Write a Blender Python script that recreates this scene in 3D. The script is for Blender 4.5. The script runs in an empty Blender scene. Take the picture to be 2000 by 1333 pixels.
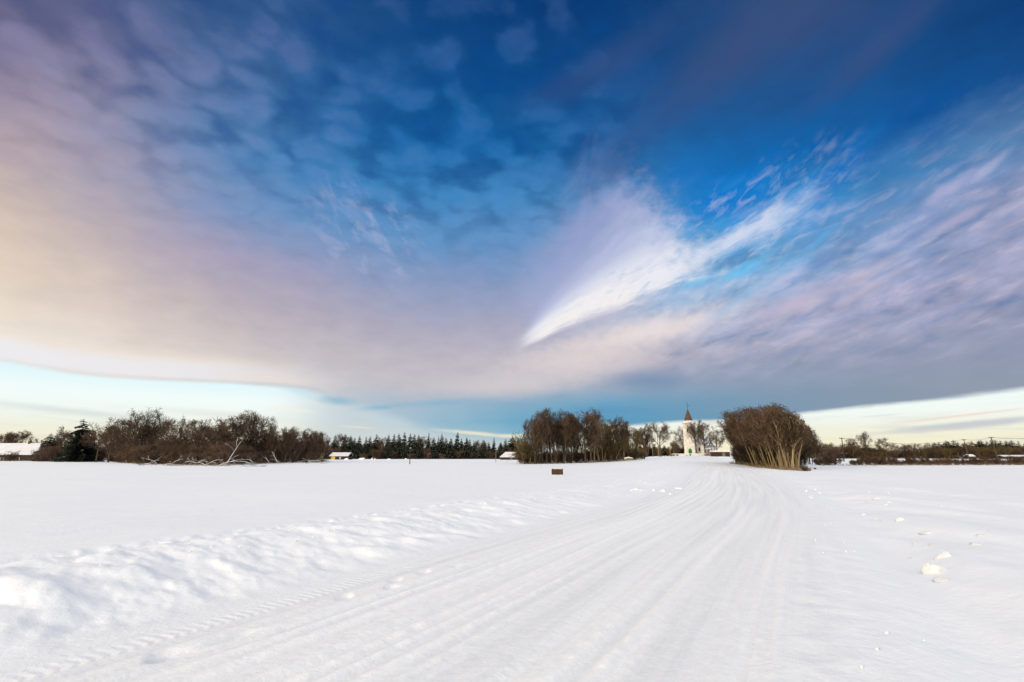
import bpy, math, random
import numpy as np
C = bpy.context.scene.collection
PI = math.pi
R = math.radians
RNG = np.random.default_rng(7)
random.seed(7)

# ------------------------------------------------------------------ camera model
F = 944.4                                   # focal length in 2000-px-wide picture pixels (17 mm on 36 mm)
PITCH = math.atan((892 - 666.5) / F)
EYE = 1.7
def ray(px, py):
    a = (px - 1000) / F; b = (666.5 - py) / F
    return a, math.cos(PITCH) - b * math.sin(PITCH), math.sin(PITCH) + b * math.cos(PITCH)
def ae(px, py):
    x, y, w = ray(px, py)
    return math.degrees(math.atan2(x, y)), math.degrees(math.atan2(w, math.hypot(x, y)))

# ------------------------------------------------------------------ helpers: objects
def lin(c):
    return tuple(((v / 255) / 12.92 if v / 255 <= 0.04045 else ((v / 255 + 0.055) / 1.055) ** 2.4) for v in c)
def mesh_from(name, V, faces, mat=None, smooth=False):
    """faces: (n,k) int array or list of lists"""
    me = bpy.data.meshes.new(name)
    if isinstance(faces, np.ndarray):
        k = faces.shape[1]; n = len(faces)
        me.vertices.add(len(V)); me.vertices.foreach_set('co', np.asarray(V, dtype=np.float32).ravel())
        me.loops.add(n * k); me.loops.foreach_set('vertex_index', faces.astype(np.int32).ravel())
        me.polygons.add(n); me.polygons.foreach_set('loop_start', np.arange(0, n * k, k, dtype=np.int32))
        me.polygons.foreach_set('loop_total', np.full(n, k, dtype=np.int32))
        me.update(calc_edges=True)
    else:
        me.from_pydata([tuple(v) for v in V], [], faces)
    me.validate()
    if smooth:
        me.polygons.foreach_set('use_smooth', [True] * len(me.polygons))
    if mat: me.materials.append(mat)
    return me
def link(name, me, parent=None):
    o = bpy.data.objects.new(name, me); C.objects.link(o)
    if parent is not None: o.parent = parent
    return o
def tag(o, label=None, cat=None, group=None, kind=None):
    if label: o['label'] = label
    if cat: o['category'] = cat
    if group: o['group'] = group
    if kind: o['kind'] = kind
    return o
def empty(name, loc, rz=0, scale=(1, 1, 1)):
    o = bpy.data.objects.new(name, None); C.objects.link(o)
    o.location = loc; o.rotation_euler = (0, 0, rz); o.scale = scale; o.empty_display_size = .2
    return o

class MB:
    """collects simple solids into one mesh"""
    def __init__(s): s.v = []; s.f = []
    def add(s, V, Fc):
        n = len(s.v); s.v += [tuple(v) for v in V]; s.f += [[i + n for i in f] for f in Fc]; return s
    def box(s, x0, x1, y0, y1, z0, z1, taper=0):
        t = taper
        V = [(x0, y0, z0), (x1, y0, z0), (x1, y1, z0), (x0, y1, z0), (x0 + t, y0 + t, z1), (x1 - t, y0 + t, z1), (x1 - t, y1 - t, z1), (x0 + t, y1 - t, z1)]
        return s.add(V, [[3, 2, 1, 0], [4, 5, 6, 7], [0, 1, 5, 4], [1, 2, 6, 5], [2, 3, 7, 6], [3, 0, 4, 7]])
    def prism(s, pts, y0, y1):
        """pts: (x,z) outline, extruded along y"""
        n = len(pts); V = [(x, y0, z) for x, z in pts] + [(x, y1, z) for x, z in pts]
        return s.add(V, [list(range(n)), list(range(2 * n - 1, n - 1, -1))] + [[(i + 1) % n, i, n + i, n + (i + 1) % n] for i in range(n)])
    def prism_x(s, pts, x0, x1):
        n = len(pts); V = [(x0, y, z) for y, z in pts] + [(x1, y, z) for y, z in pts]
        return s.add(V, [list(range(n)), list(range(2 * n - 1, n - 1, -1))] + [[(i + 1) % n, i, n + i, n + (i + 1) % n] for i in range(n)])
    def lathe(s, prof, n=16, c=(0, 0, 0), rot=0):
        """prof: (r,z) bottom to top"""
        V = []; m = len(prof)
        for r, z in prof:
            for i in range(n):
                a = 2 * PI * i / n + rot; V.append((c[0] + r * math.cos(a), c[1] + r * math.sin(a), c[2] + z))
        Fc = [[j * n + i, j * n + (i + 1) % n, (j + 1) * n + (i + 1) % n, (j + 1) * n + i] for j in range(m - 1) for i in range(n)]
        Fc.append(list(range(n))[::-1]); Fc.append([(m - 1) * n + i for i in range(n)])
        return s.add(V, Fc)
    def tube(s, pts, rad, n=8):
        P = np.array(pts, float)[None]; Rr = np.array([rad] * len(pts) if not hasattr(rad, '__len__') else rad, float)[None]
        V, Fc = tubes(P, Rr, n); return s.add(V.tolist(), Fc.tolist())
    def build(s, name, mat, parent=None, smooth=False, bevel=0):
        o = link(name, mesh_from(name, s.v, s.f, mat, smooth), parent)
        if bevel:
            m = o.modifiers.new('bevel', 'BEVEL'); m.width = bevel; m.segments = 2; m.limit_method = 'ANGLE'
        return o

# ------------------------------------------------------------------ helpers: curves of branches, vectorised
def tubes(P, Rr, n=3):
    N, K, _ = P.shape
    T = np.empty_like(P); T[:, 1:-1] = P[:, 2:] - P[:, :-2]; T[:, 0] = P[:, 1] - P[:, 0]; T[:, -1] = P[:, -1] - P[:, -2]
    T /= np.linalg.norm(T, axis=2, keepdims=True) + 1e-9
    ref = np.where(np.abs(T[:, :1, 2:3]) > .9, np.array([1., 0, 0]), np.array([0, 0, 1.]))
    ref = np.broadcast_to(ref, T.shape)
    A = np.cross(T, ref); A /= np.linalg.norm(A, axis=2, keepdims=True) + 1e-9
    B = np.cross(T, A)
    ang = 2 * PI * np.arange(n) / n
    V = P[:, :, None] + Rr[:, :, None, None] * (A[:, :, None] * np.cos(ang)[None, None, :, None] + B[:, :, None] * np.sin(ang)[None, None, :, None])
    idx = np.arange(N * K * n).reshape(N, K, n)
    a = idx[:, :-1]; b = np.roll(a, -1, axis=2); d = idx[:, 1:]; c = np.roll(d, -1, axis=2)
    return V.reshape(-1, 3), np.stack([a, b, c, d], -1).reshape(-1, 4)
def merge(parts):
    V = []; Fs = []; o = 0
    for v, f in parts:
        V.append(v); Fs.append(f + o); o += len(v)
    return np.concatenate(V), np.concatenate(Fs)
def nrm(v): return v / (np.linalg.norm(v, axis=-1, keepdims=True) + 1e-9)
def grow(P, Rr, nc, t0, t1, ang, ln, K, up, wob, rr, rng, lfun=None, bias=None, strat=False):
    """children of the branches P: nc each, between t0 and t1 of their length"""
    N, KP, _ = P.shape
    t = np.sort(rng.uniform(t0, t1, (N, nc)), axis=1)
    x = t * (KP - 1); i = np.minimum(x.astype(int), KP - 2); fr = (x - i)[..., None]
    ii = np.arange(N)[:, None]
    base = P[ii, i] * (1 - fr) + P[ii, i + 1] * fr
    tan = nrm(P[ii, i + 1] - P[ii, i])
    rad = Rr[ii, i] * (1 - fr[..., 0]) + Rr[ii, i + 1] * fr[..., 0]
    plen = np.linalg.norm(np.diff(P, axis=1), axis=2).sum(1)[:, None]
    rv = rng.normal(size=(N, nc, 3))
    if strat:
        az = 2.39996 * np.arange(nc)[None] + rng.uniform(0, 6.3, (N, 1)) + rng.normal(size=(N, nc)) * .25
        rv = np.stack([np.cos(az), np.sin(az), 0 * az], -1)
    perp = nrm(rv - (rv * tan).sum(-1, keepdims=True) * tan)
    a = np.radians(rng.uniform(ang[0], ang[1], (N, nc)))[..., None]
    d = tan * np.cos(a) + perp * np.sin(a)
    if bias is not None: d = nrm(d + np.array(bias))
    L = plen * rng.uniform(ln[0], ln[1], (N, nc))
    if lfun is not None: L = L * lfun(t)
    M = N * nc
    base = base.reshape(M, 3); d = nrm(d.reshape(M, 3)); L = L.reshape(M); rad = rad.reshape(M)
    out = np.empty((M, K, 3)); out[:, 0] = base
    for k in range(1, K):
        d = nrm(d + rng.normal(size=(M, 3)) * wob + np.array([0, 0, up]))
        out[:, k] = out[:, k - 1] + d * (L / (K - 1))[:, None]
    r0 = np.minimum(rad * rr, rad)
    return out, r0[:, None] * np.linspace(1, .35, K)[None]
def rounded(A, c, rad, g, soft=.18):
    c = np.array(c); rad = np.array(rad); d = (A - c) / rad; n = np.linalg.norm(d, axis=-1, keepdims=True)
    lim = 1 + g.normal(size=(A.shape[0], 1, 1)) * .07
    return c + (A - c) * np.where(n > lim, (lim + (n - lim) * soft) / n, 1.0)
def stem(p0, d, L, K, wob, rng, up=0.0, r=.03, rt=.3):
    d = np.array(d, float); d /= np.linalg.norm(d); P = [np.array(p0, float)]
    for k in range(1, K):
        d = nrm(d + rng.normal(size=3) * wob + np.array([0, 0, up])); P.append(P[-1] + d * L / (K - 1))
    return np.array(P), r * np.linspace(1, rt, K)

# ------------------------------------------------------------------ materials
def nodes_of(m):
    m.use_nodes = True; nt = m.node_tree; nt.nodes.clear(); return nt
def mat_noise(name, c1, c2, scale=3, rough=.9, bump=0, bscale=20, stretch=(1, 1, 1), spec=.2, detail=4, obj_rand=0):
    m = bpy.data.materials.new(name); nt = nodes_of(m); N = nt.nodes; L = nt.links
    out = N.new('ShaderNodeOutputMaterial'); b = N.new('ShaderNodeBsdfPrincipled'); L.new(b.outputs[0], out.inputs[0])
    tc = N.new('ShaderNodeTexCoord'); mp = N.new('ShaderNodeMapping'); mp.inputs['Scale'].default_value = stretch
    L.new(tc.outputs['Object'], mp.inputs[0])
    no = N.new('ShaderNodeTexNoise'); no.inputs['Scale'].default_value = scale; no.inputs['Detail'].default_value = detail
    L.new(mp.outputs[0], no.inputs['Vector'])
    cr = N.new('ShaderNodeValToRGB'); cr.color_ramp.elements[0].color = (*c1, 1); cr.color_ramp.elements[1].color = (*c2, 1)
    cr.color_ramp.elements[0].position = .35; cr.color_ramp.elements[1].position = .65
    L.new(no.outputs[0], cr.inputs[0])
    col = cr.outputs[0]
    if obj_rand:
        oi = N.new('ShaderNodeObjectInfo'); mr = N.new('ShaderNodeMapRange'); mr.inputs[3].default_value = 1 - obj_rand; mr.inputs[4].default_value = 1 + obj_rand
        L.new(oi.outputs['Random'], mr.inputs[0])
        mx = N.new('ShaderNodeVectorMath'); mx.operation = 'SCALE'; L.new(col, mx.inputs[0]); L.new(mr.outputs[0], mx.inputs['Scale']); col = mx.outputs[0]
    L.new(col, b.inputs['Base Color']); b.inputs['Roughness'].default_value = rough
    b.inputs['Specular IOR Level'].default_value = spec
    if bump:
        n2 = N.new('ShaderNodeTexNoise'); n2.inputs['Scale'].default_value = bscale; n2.inputs['Detail'].default_value = 5
        L.new(mp.outputs[0], n2.inputs['Vector'])
        bp = N.new('ShaderNodeBump'); bp.inputs['Strength'].default_value = 1; bp.inputs['Distance'].default_value = bump
        L.new(n2.outputs[0], bp.inputs['Height']); L.new(bp.outputs[0], b.inputs['Normal'])
    return m
M = {}
M['snow_chunk'] = mat_noise('snow_chunk', (.87, .862, .85), (.93, .92, .91), 6, .7, .02, 14)
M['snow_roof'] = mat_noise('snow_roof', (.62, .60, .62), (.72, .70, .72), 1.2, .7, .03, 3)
M['snow_twig'] = mat_noise('snow_twig', (.72, .72, .76), (.88, .88, .90), 3, .7)
M['bark'] = mat_noise('bark', (.050, .036, .024), (.12, .09, .055), 8, .9, 0, 30, (1, 1, .3), obj_rand=.2)
M['twig'] = mat_noise('twig', (.074, .046, .030), (.138, .086, .052), 4, .9, obj_rand=.2)
M['twig_dark'] = mat_noise('twig_dark', (.030, .022, .014), (.06, .042, .024), 4, .9, obj_rand=.2)
M['bark_gold'] = mat_noise('bark_gold', (.17, .12, .06), (.33, .24, .13), 5, .85, 0, 30, (1, 1, .25), obj_rand=.15)
M['twig_gold'] = mat_noise('twig_gold', (.085, .058, .026), (.15, .105, .045), 4, .9, obj_rand=.2)
M['twig_red'] = mat_noise('twig_red', (.080, .048, .032), (.15, .095, .060), 3, .9, obj_rand=.2)
M['needle'] = mat_noise('needle', (.010, .014, .009), (.035, .042, .020), 6, .9, obj_rand=.3)
M['needle_dark'] = mat_noise('needle_dark', (.006, .009, .006), (.018, .024, .013), 6, .9)
M['needle_brown'] = mat_noise('needle_brown', (.020, .018, .010), (.055, .045, .022), 6, .9, obj_rand=.3)
M['weed'] = mat_noise('weed', (.16, .10, .045), (.30, .20, .09), 3, .9)
M['wood_dark'] = mat_noise('wood_dark', (.030, .018, .016), (.060, .038, .030), 6, .8, 0, 20, (.4, .4, 3))
M['wood_tan'] = mat_noise('wood_tan', (.16, .11, .06), (.26, .18, .10), 6, .8, 0, 20, (4, 4, .5))
M['wood_crate'] = mat_noise('wood_crate', (.04, .024, .010), (.12, .07, .026), 9, .85, .004, 30, (1, 1, 5))
M['yellow'] = mat_noise('yellow', (.55, .36, .04), (.68, .46, .06), 5, .6)
M['plaster'] = mat_noise('plaster', (.52, .47, .40), (.70, .65, .57), .8, .9, .03, 3)
M['plaster_trim'] = mat_noise('plaster_trim', (.62, .58, .50), (.75, .70, .62), 2, .9)
M['spire'] = mat_noise('spire', (.070, .040, .022), (.12, .072, .038), 2, .7, .02, 8, (1, 1, .4))
M['metal_dark'] = mat_noise('metal_dark', (.012, .012, .014), (.03, .03, .034), 3, .5, spec=.5)
M['glass_dark'] = mat_noise('glass_dark', (.010, .010, .012), (.022, .022, .026), 3, .2, spec=.5)
M['green'] = mat_noise('green', (.010, .17, .022), (.020, .25, .035), 3, .55, 0, 10, (4, 4, .5))
M['green_dark'] = mat_noise('green_dark', (.006, .09, .014), (.010, .12, .02), 3, .6)
M['roof_tile'] = mat_noise('roof_tile', (.32, .20, .12), (.55, .42, .34), 1.5, .85, .02, 8)
M['stone'] = mat_noise('stone', (.12, .09, .07), (.34, .29, .25), 2.5, .9, .03, 6)
M['brick'] = mat_noise('brick', (.06, .05, .045), (.11, .09, .08), 6, .9)

def snow_material(name, road):
    m = bpy.data.materials.new(name); nt = nodes_of(m); N = nt.nodes; L = nt.links
    out = N.new('ShaderNodeOutputMaterial'); b = N.new('ShaderNodeBsdfPrincipled'); L.new(b.outputs[0], out.inputs[0])
    tc = N.new('ShaderNodeTexCoord')
    at = N.new('ShaderNodeUVMap'); at.uv_map = 'track'              # u: along the road, v: across it, metres
    mp = N.new('ShaderNodeMapping')
    if road:
        L.new(at.outputs[0], mp.inputs[0]); mp.inputs['Scale'].default_value = (.07, 2.6, 1)
    else:
        L.new(tc.outputs['Object'], mp.inputs[0]); mp.inputs['Scale'].default_value = (.12, .12, .12)
    no = N.new('ShaderNodeTexNoise'); no.inputs['Scale'].default_value = 1.5 if road else 1; no.inputs['Detail'].default_value = 6
    L.new(mp.outputs[0], no.inputs['Vector'])
    cr = N.new('ShaderNodeValToRGB')
    e = cr.color_ramp.elements
    if road:
        e[0].position = .32; e[0].color = (.785, .78, .79, 1); e[1].position = .65; e[1].color = (.895, .88, .872, 1)
    else:
        e[0].position = .3; e[0].color = (.865, .868, .885, 1); e[1].position = .7; e[1].color = (.90, .895, .90, 1)
    L.new(no.outputs[0], cr.inputs[0])
    # scattered grit and icy specks
    n3 = N.new('ShaderNodeTexNoise'); n3.inputs['Scale'].default_value = 5 if road else 2.2; n3.inputs['Detail'].default_value = 8; n3.inputs['Roughness'].default_value = .75
    L.new(tc.outputs['Object'], n3.inputs['Vector'])
    r3 = N.new('ShaderNodeMapRange'); r3.inputs[1].default_value = .3; r3.inputs[2].default_value = .7
    r3.inputs[3].default_value = .93 if road else .965; r3.inputs[4].default_value = 1.04
    L.new(n3.outputs[0], r3.inputs[0])
    sc = N.new('ShaderNodeVectorMath'); sc.operation = 'SCALE'; L.new(cr.outputs[0], sc.inputs[0]); L.new(r3.outputs[0], sc.inputs['Scale'])
    col = sc.outputs[0]
    if road:
        n4 = N.new('ShaderNodeTexNoise'); n4.inputs['Scale'].default_value = 1.1; n4.inputs['Detail'].default_value = 3; L.new(tc.outputs['Object'], n4.inputs['Vector'])
        r4 = N.new('ShaderNodeMapRange'); r4.inputs[1].default_value = .735; r4.inputs[2].default_value = .76; L.new(n4.outputs[0], r4.inputs[0])
        mm = N.new('ShaderNodeMath'); mm.operation = 'MULTIPLY'; mm.inputs[1].default_value = .35; L.new(r4.outputs[0], mm.inputs[0])
        mx = N.new('ShaderNodeMix'); mx.data_type = 'RGBA'; L.new(mm.outputs[0], mx.inputs[0]); L.new(col, mx.inputs[6]); mx.inputs[7].default_value = (.40, .36, .33, 1); col = mx.outputs[2]
    fade = None
    if road:
        la = N.new('ShaderNodeAttribute'); la.attribute_name = 'loose_snow'
        lm = N.new('ShaderNodeMath'); lm.operation = 'MULTIPLY'; lm.use_clamp = True; lm.inputs[1].default_value = .85; L.new(la.outputs['Fac'], lm.inputs[0])
        mx2 = N.new('ShaderNodeMix'); mx2.data_type = 'RGBA'; L.new(lm.outputs[0], mx2.inputs[0]); L.new(col, mx2.inputs[6]); mx2.inputs[7].default_value = (.955, .935, .915, 1); col = mx2.outputs[2]
    if road:
        sx = N.new('ShaderNodeSeparateXYZ'); L.new(at.outputs[0], sx.inputs[0]); ab = N.new('ShaderNodeMath'); ab.operation = 'ABSOLUTE'; L.new(sx.outputs[1], ab.inputs[0])
        wb = N.new('ShaderNodeMath'); wb.operation = 'ADD'; L.new(ab.outputs[0], wb.inputs[0]); L.new(n3.outputs[0], wb.inputs[1])
        fd = N.new('ShaderNodeMapRange'); fd.inputs[1].default_value = 2.7; fd.inputs[2].default_value = 4.2; L.new(wb.outputs[0], fd.inputs[0]); fade = fd.outputs[0]
        mf = N.new('ShaderNodeMix'); mf.data_type = 'RGBA'; L.new(fade, mf.inputs[0]); L.new(col, mf.inputs[6]); mf.inputs[7].default_value = (.883, .882, .893, 1); col = mf.outputs[2]
    L.new(col, b.inputs['Base Color'])
    b.inputs['Roughness'].default_value = .6; b.inputs['Specular IOR Level'].default_value = .25
    # relief: grain and small crumbs, wheel tread along the road
    n1 = N.new('ShaderNodeTexNoise'); n1.inputs['Scale'].default_value = 11; n1.inputs['Detail'].default_value = 6; n1.inputs['Roughness'].default_value = .65
    L.new(tc.outputs['Object'], n1.inputs['Vector'])
    bp = N.new('ShaderNodeBump'); bp.inputs['Strength'].default_value = 1; bp.inputs['Distance'].default_value = .012
    L.new(n1.outputs[0], bp.inputs['Height'])
    last = bp
    mp2 = N.new('ShaderNodeMapping')
    if road:
        L.new(at.outputs[0], mp2.inputs[0]); mp2.inputs['Scale'].default_value = (.05, 7, 1)
    else:
        L.new(tc.outputs['Object'], mp2.inputs[0]); mp2.inputs['Scale'].default_value = (.5, 1.2, 1)
    n2 = N.new('ShaderNodeTexNoise'); n2.inputs['Scale'].default_value = 1; n2.inputs['Detail'].default_value = 4
    L.new(mp2.outputs[0], n2.inputs['Vector'])
    b2 = N.new('ShaderNodeBump'); b2.inputs['Strength'].default_value = 1; b2.inputs['Distance'].default_value = .035 if road else .02
    if road:
        iv = N.new('ShaderNodeMath'); iv.operation = 'SUBTRACT'; iv.inputs[0].default_value = 1; L.new(fade, iv.inputs[1]); L.new(iv.outputs[0], b2.inputs['Strength'])
    L.new(n2.outputs[0], b2.inputs['Height']); L.new(last.outputs[0], b2.inputs['Normal'])
    if road:
        def mt(op, a, b_=0.):
            n = N.new('ShaderNodeMath'); n.operation = op
            for i, q in enumerate((a, b_)):
                if hasattr(q, 'is_linked'): L.new(q, n.inputs[i])
                else: n.inputs[i].default_value = q
            return n.outputs[0]
        e_ = mt('ADD', sx.outputs[1], 2.62); ae_ = mt('ABSOLUTE', e_)
        wv = mt('SINE', mt('ADD', mt('MULTIPLY', sx.outputs[0], 2 * PI / .11), mt('MULTIPLY', ae_, 26.)))
        mk = N.new('ShaderNodeMapRange'); mk.inputs[1].default_value = .17; mk.inputs[2].default_value = .10; L.new(ae_, mk.inputs[0])
        b3 = N.new('ShaderNodeBump'); b3.inputs['Distance'].default_value = .012; b3.inputs['Strength'].default_value = .38
        L.new(mt('MULTIPLY', mt('MULTIPLY', wv, mk.outputs[0]), n3.outputs[0]), b3.inputs['Height']); L.new(b2.outputs[0], b3.inputs['Normal']); b2 = b3
    L.new(b2.outputs[0], b.inputs['Normal'])
    return m
M['snow_field'] = snow_material('snow_field', False)
M['snow_road'] = snow_material('snow_road', True)

# ------------------------------------------------------------------ terrain
def vnoise(x, y, seed=0):
    xi = np.floor(x).astype(np.int64); yi = np.floor(y).astype(np.int64); fx = x - xi; fy = y - yi
    fx = fx * fx * (3 - 2 * fx); fy = fy * fy * (3 - 2 * fy)
    def h(a, b):
        n = (a * 374761393 + b * 668265263 + seed * 1442695041) & 0xffffffff
        n = ((n ^ (n >> 13)) * 1274126177) & 0xffffffff
        return ((n ^ (n >> 16)) & 0xffff) / 65535.0
    return (h(xi, yi) * (1 - fx) + h(xi + 1, yi) * fx) * (1 - fy) + (h(xi, yi + 1) * (1 - fx) + h(xi + 1, yi + 1) * fx) * fy
def fbm(x, y, seed=0, o=4):
    s = 0; a = .5
    for k in range(o): s = s + a * vnoise(x * 2 ** k + 17 * k, y * 2 ** k, seed + k); a *= .5
    return s - .47
def sst(x, a, b):
    t = np.clip((x - a) / (b - a), 0, 1); return t * t * (3 - 2 * t)
ROAD = np.array([(-40, -70), (-20, -33), (-9, -11), (-3, .6), (-.13, 5.64), (2.3, 9.9), (6.9, 17.9), (12.3, 28.8), (18.0, 42), (25.2, 59), (33, 79), (43, 107), (58, 150), (76, 196), (90, 232), (100, 262)], float)
def smooth_line(P, n=16):
    out = []
    for i in range(1, len(P) - 2):
        for k in range(n):
            t = k / n; a, b, c, d = P[i - 1], P[i], P[i + 1], P[i + 2]
            out.append(.5 * ((2 * b) + (-a + c) * t + (2 * a - 5 * b + 4 * c - d) * t * t + (-a + 3 * b - 3 * c + d) * t ** 3))
    return np.array(out)
RL = smooth_line(ROAD); RS = np.concatenate([[0], np.cumsum(np.linalg.norm(np.diff(RL, axis=0), axis=1))])
def road_st(x, y):
    x = np.asarray(x, float).ravel(); y = np.asarray(y, float).ravel()
    best = np.full(x.shape, 1e12); S = np.zeros_like(x); T = np.zeros_like(x)
    for i in range(len(RL) - 1):
        a = RL[i]; d = RL[i + 1] - a; L = np.hypot(*d); d = d / L
        u = np.clip((x - a[0]) * d[0] + (y - a[1]) * d[1], 0, L)
        dx = x - a[0] - u * d[0]; dy = y - a[1] - u * d[1]; q = dx * dx + dy * dy
        m = q < best
        best[m] = q[m]; S[m] = RS[i] + u[m]; T[m] = (np.sqrt(q) * np.sign(dx * d[1] - dy * d[0]))[m]
    return S, T
S0 = float(road_st([0], [0])[0][0])          # distance along the road level with the camera
_TG = random.Random(31)
TRACKS = [(_TG.uniform(-2.3, 2.35), _TG.uniform(-.03, .03), _TG.uniform(.10, .45), _TG.uniform(9, 26), _TG.random()) for _ in range(17)]
def ruts(s, t):
    """relief and amount of loose snow left by the wheels; each track wanders on its own line"""
    rut = np.zeros_like(t); loose = np.zeros_like(t)
    for k, (c0, sl, am, per, wt) in enumerate(TRACKS):
        c = c0 + sl * np.clip(s, 0, 40) * .4 + am * (vnoise(s / per + 13 * k, 0 * s, 200 + k) - .5)
        e = t - c; cr = vnoise(s / .16, t / .06, 300 + k); g = .35 + .65 * vnoise(s / 3.5, 0 * s, 400 + k)
        wd = .05 + .03 * wt
        ridge = np.exp(-((e - .13) / wd) ** 2) + .8 * np.exp(-((e + .13) / wd) ** 2)
        rut += (.35 + .65 * wt) * (-.023 * np.exp(-(e / .10) ** 2) + .026 * ridge * g * (.55 + .9 * cr))
        loose += (.4 + .6 * wt) * ridge * g
    return rut, np.clip(loose, 0, 1.4)
def hill(x, y):
    yy = np.maximum(y, 1)
    t = np.clip((yy - 30) / 200, 0, 1)
    far = 1 - sst(yy, 300, 420)
    return 2.35 * t * np.exp(-((x / yy - .38) / .17) ** 2) * far
def ground(x, y, detail=True, st=None):
    x = np.asarray(x, float); y = np.asarray(y, float); shp = x.shape; x = x.ravel(); y = y.ravel()
    r = np.hypot(x, y)
    z = hill(x, y)
    s, t = st if st is not None else road_st(x, y)
    s = s - S0
    z = z + .30 * fbm(x / 45, y / 45, 3, 3) * sst(r, 25, 80)
    near = np.exp(-np.maximum(s - 5, 0) / 38)
    # ploughed bank on the left of the road
    u = -t
    bh = (.27 + .11 * fbm(s / 5, u * 0 + 1, 9, 3)) * (.35 + .65 * near)
    ed = 2.95 + .35 * fbm(s / 2.3, u * 0, 21, 3)
    prof = sst(u, ed, ed + 3.0) * (1 - .45 * sst(u, 6.2, 10.5))
    z = z + bh * prof * (u > 0)
    m1 = sst(u, 2.9, 3.7) * (1 - sst(u, 5.9, 7.2)) * (.25 + .75 * near)
    lump = np.abs(fbm(s / 1.1 + u * .35, u / 1.7, 33, 3))
    z = z + m1 * (.30 * lump * sst(vnoise(s / 2.6, u / 3, 77), .25, .6) + .13 * fbm(s / .36, u / .6, 41, 3) + .05 * np.abs(fbm(s / .15, u / .2, 43, 2)) * sst(vnoise(s / 1.3, u / .8, 44), .45, .8))
    # narrow crumbled trail on top of the bank
    m2 = np.exp(-((u - 7.0 - .3 * fbm(s / 6, 0 * u, 5, 2)) / .28) ** 2) * near
    z = z - m2 * .07 * (.5 + vnoise(s / .5, u / .5, 14)) + m2 * .20 * fbm(s / .22, u / .22, 15, 3)
    # right hand verge: low soft ridge, then wind-shaped drifts
    vr = t
    z = z + (.24 * sst(vr, 3.9, 6.0) + .34 * fbm(s / 3.0 + vr * .5, vr / 2.0, 51, 3) * sst(vr, 3.6, 4.8) * (1 - .75 * sst(vr, 8, 16))) * (.4 + .6 * near) * (vr > 0)
    z = z - .10 * np.exp(-((vr - 4.3) / .55) ** 2) * near
    z = z + .035 * fbm(s / .35, vr / .35, 61, 2) * sst(vr, 2.5, 2.9) * (1 - sst(vr, 3.6, 4.6)) * near * (vr > 0)
    # wheel ruts in the packed road
    inr = 1 - sst(np.abs(t), 2.5, 3.0)
    rut, _ = ruts(s, t)
    z = z + inr * (rut + .018 * fbm(t * 2.1, s / 14, 73, 2))
    z = z - .020 * np.exp(-((t + 2.62) / .14) ** 2) * (r < 60)
    # scuffed footprints between tread and first rut
    z = z - .045 * np.exp(-((t + 2.1) / .16) ** 2) * sst(vnoise(s / .30, t / .25, 91), .55, .85) * (s < 7)
    off = sst(np.abs(t), 3.4, 5)
    z = z + .010 * fbm(x / 1.6, y / 1.1, 95, 2) * off + .05 * fbm(x / 7, y / 7, 97, 2) * off
    return z.reshape(shp)
_SD = np.diff(RL, axis=0); _SLEN = np.hypot(_SD[:, 0], _SD[:, 1]); _SD = _SD / _SLEN[:, None]
def gz(x, y):
    rx = x - RL[:-1, 0]; ry = y - RL[:-1, 1]; u = np.clip(rx * _SD[:, 0] + ry * _SD[:, 1], 0, _SLEN)
    dx = rx - u * _SD[:, 0]; dy = ry - u * _SD[:, 1]; q = dx * dx + dy * dy; i = int(q.argmin())
    st = (np.array([RS[i] + u[i]]), np.array([math.sqrt(q[i]) * (1 if dx[i] * _SD[i, 1] - dy[i] * _SD[i, 0] > 0 else -1)]))
    return float(ground(np.array([x]), np.array([y]), st=st)[0])
def build_ground():
    a = np.concatenate([np.linspace(-60, 60, 860), np.linspace(60, 300, 70)[1:-1]])
    a = np.radians(a); na = len(a)
    r = np.concatenate([[.05], np.geomspace(.5, 2.0, 24), np.geomspace(2.0, 130, 540)[1:], np.geomspace(130, 9000, 60)[1:]]); nr = len(r)
    X = r[:, None] * np.sin(a)[None]; Y = r[:, None] * np.cos(a)[None]
    s, t = road_st(X, Y)
    Z = ground(X, Y, st=(s, t))
    V = np.stack([X, Y, Z], -1).reshape(-1, 3)
    idx = np.arange(nr * na).reshape(nr, na)
    p = idx[:-1]; q = idx[1:]
    Fc = np.stack([p, q, np.roll(q, -1, 1), np.roll(p, -1, 1)], -1).reshape(-1, 4)
    tc = np.abs(t[Fc].mean(1)); sc = s[Fc].mean(1)
    isr = (tc < 4.5) & (sc > 2) & (sc < RS[-1] - 3)
    for nm, sel, mt in (('snow_field', ~isr, M['snow_field']), ('road', isr, M['snow_road'])):
        f = Fc[sel]; used = np.unique(f); mp = np.zeros(len(V), int); mp[used] = np.arange(len(used))
        me = mesh_from(nm, V[used], mp[f], mt, True)
        uv = me.uv_layers.new(name='track'); li = np.empty(len(me.loops), np.int32); me.loops.foreach_get('vertex_index', li)
        UV = np.stack([s[used][li], t[used][li]], -1).astype(np.float32); uv.data.foreach_set('uv', UV.ravel())
        if nm == 'road':
            _, lo = ruts(s[used] - S0, t[used]); lo = lo * (1 - sst(np.abs(t[used]), 2.5, 2.9))
            at = me.attributes.new('loose_snow', 'FLOAT', 'POINT'); at.data.foreach_set('value', lo.astype(np.float32))
        o = link(nm, me)
        tag(o, {'snow_field': 'wide flat snow covered field around the road', 'road': 'packed snow road with wheel ruts running to the church'}[nm], {'snow_field': 'snow field', 'road': 'road'}[nm], kind='structure')
build_ground()
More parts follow.
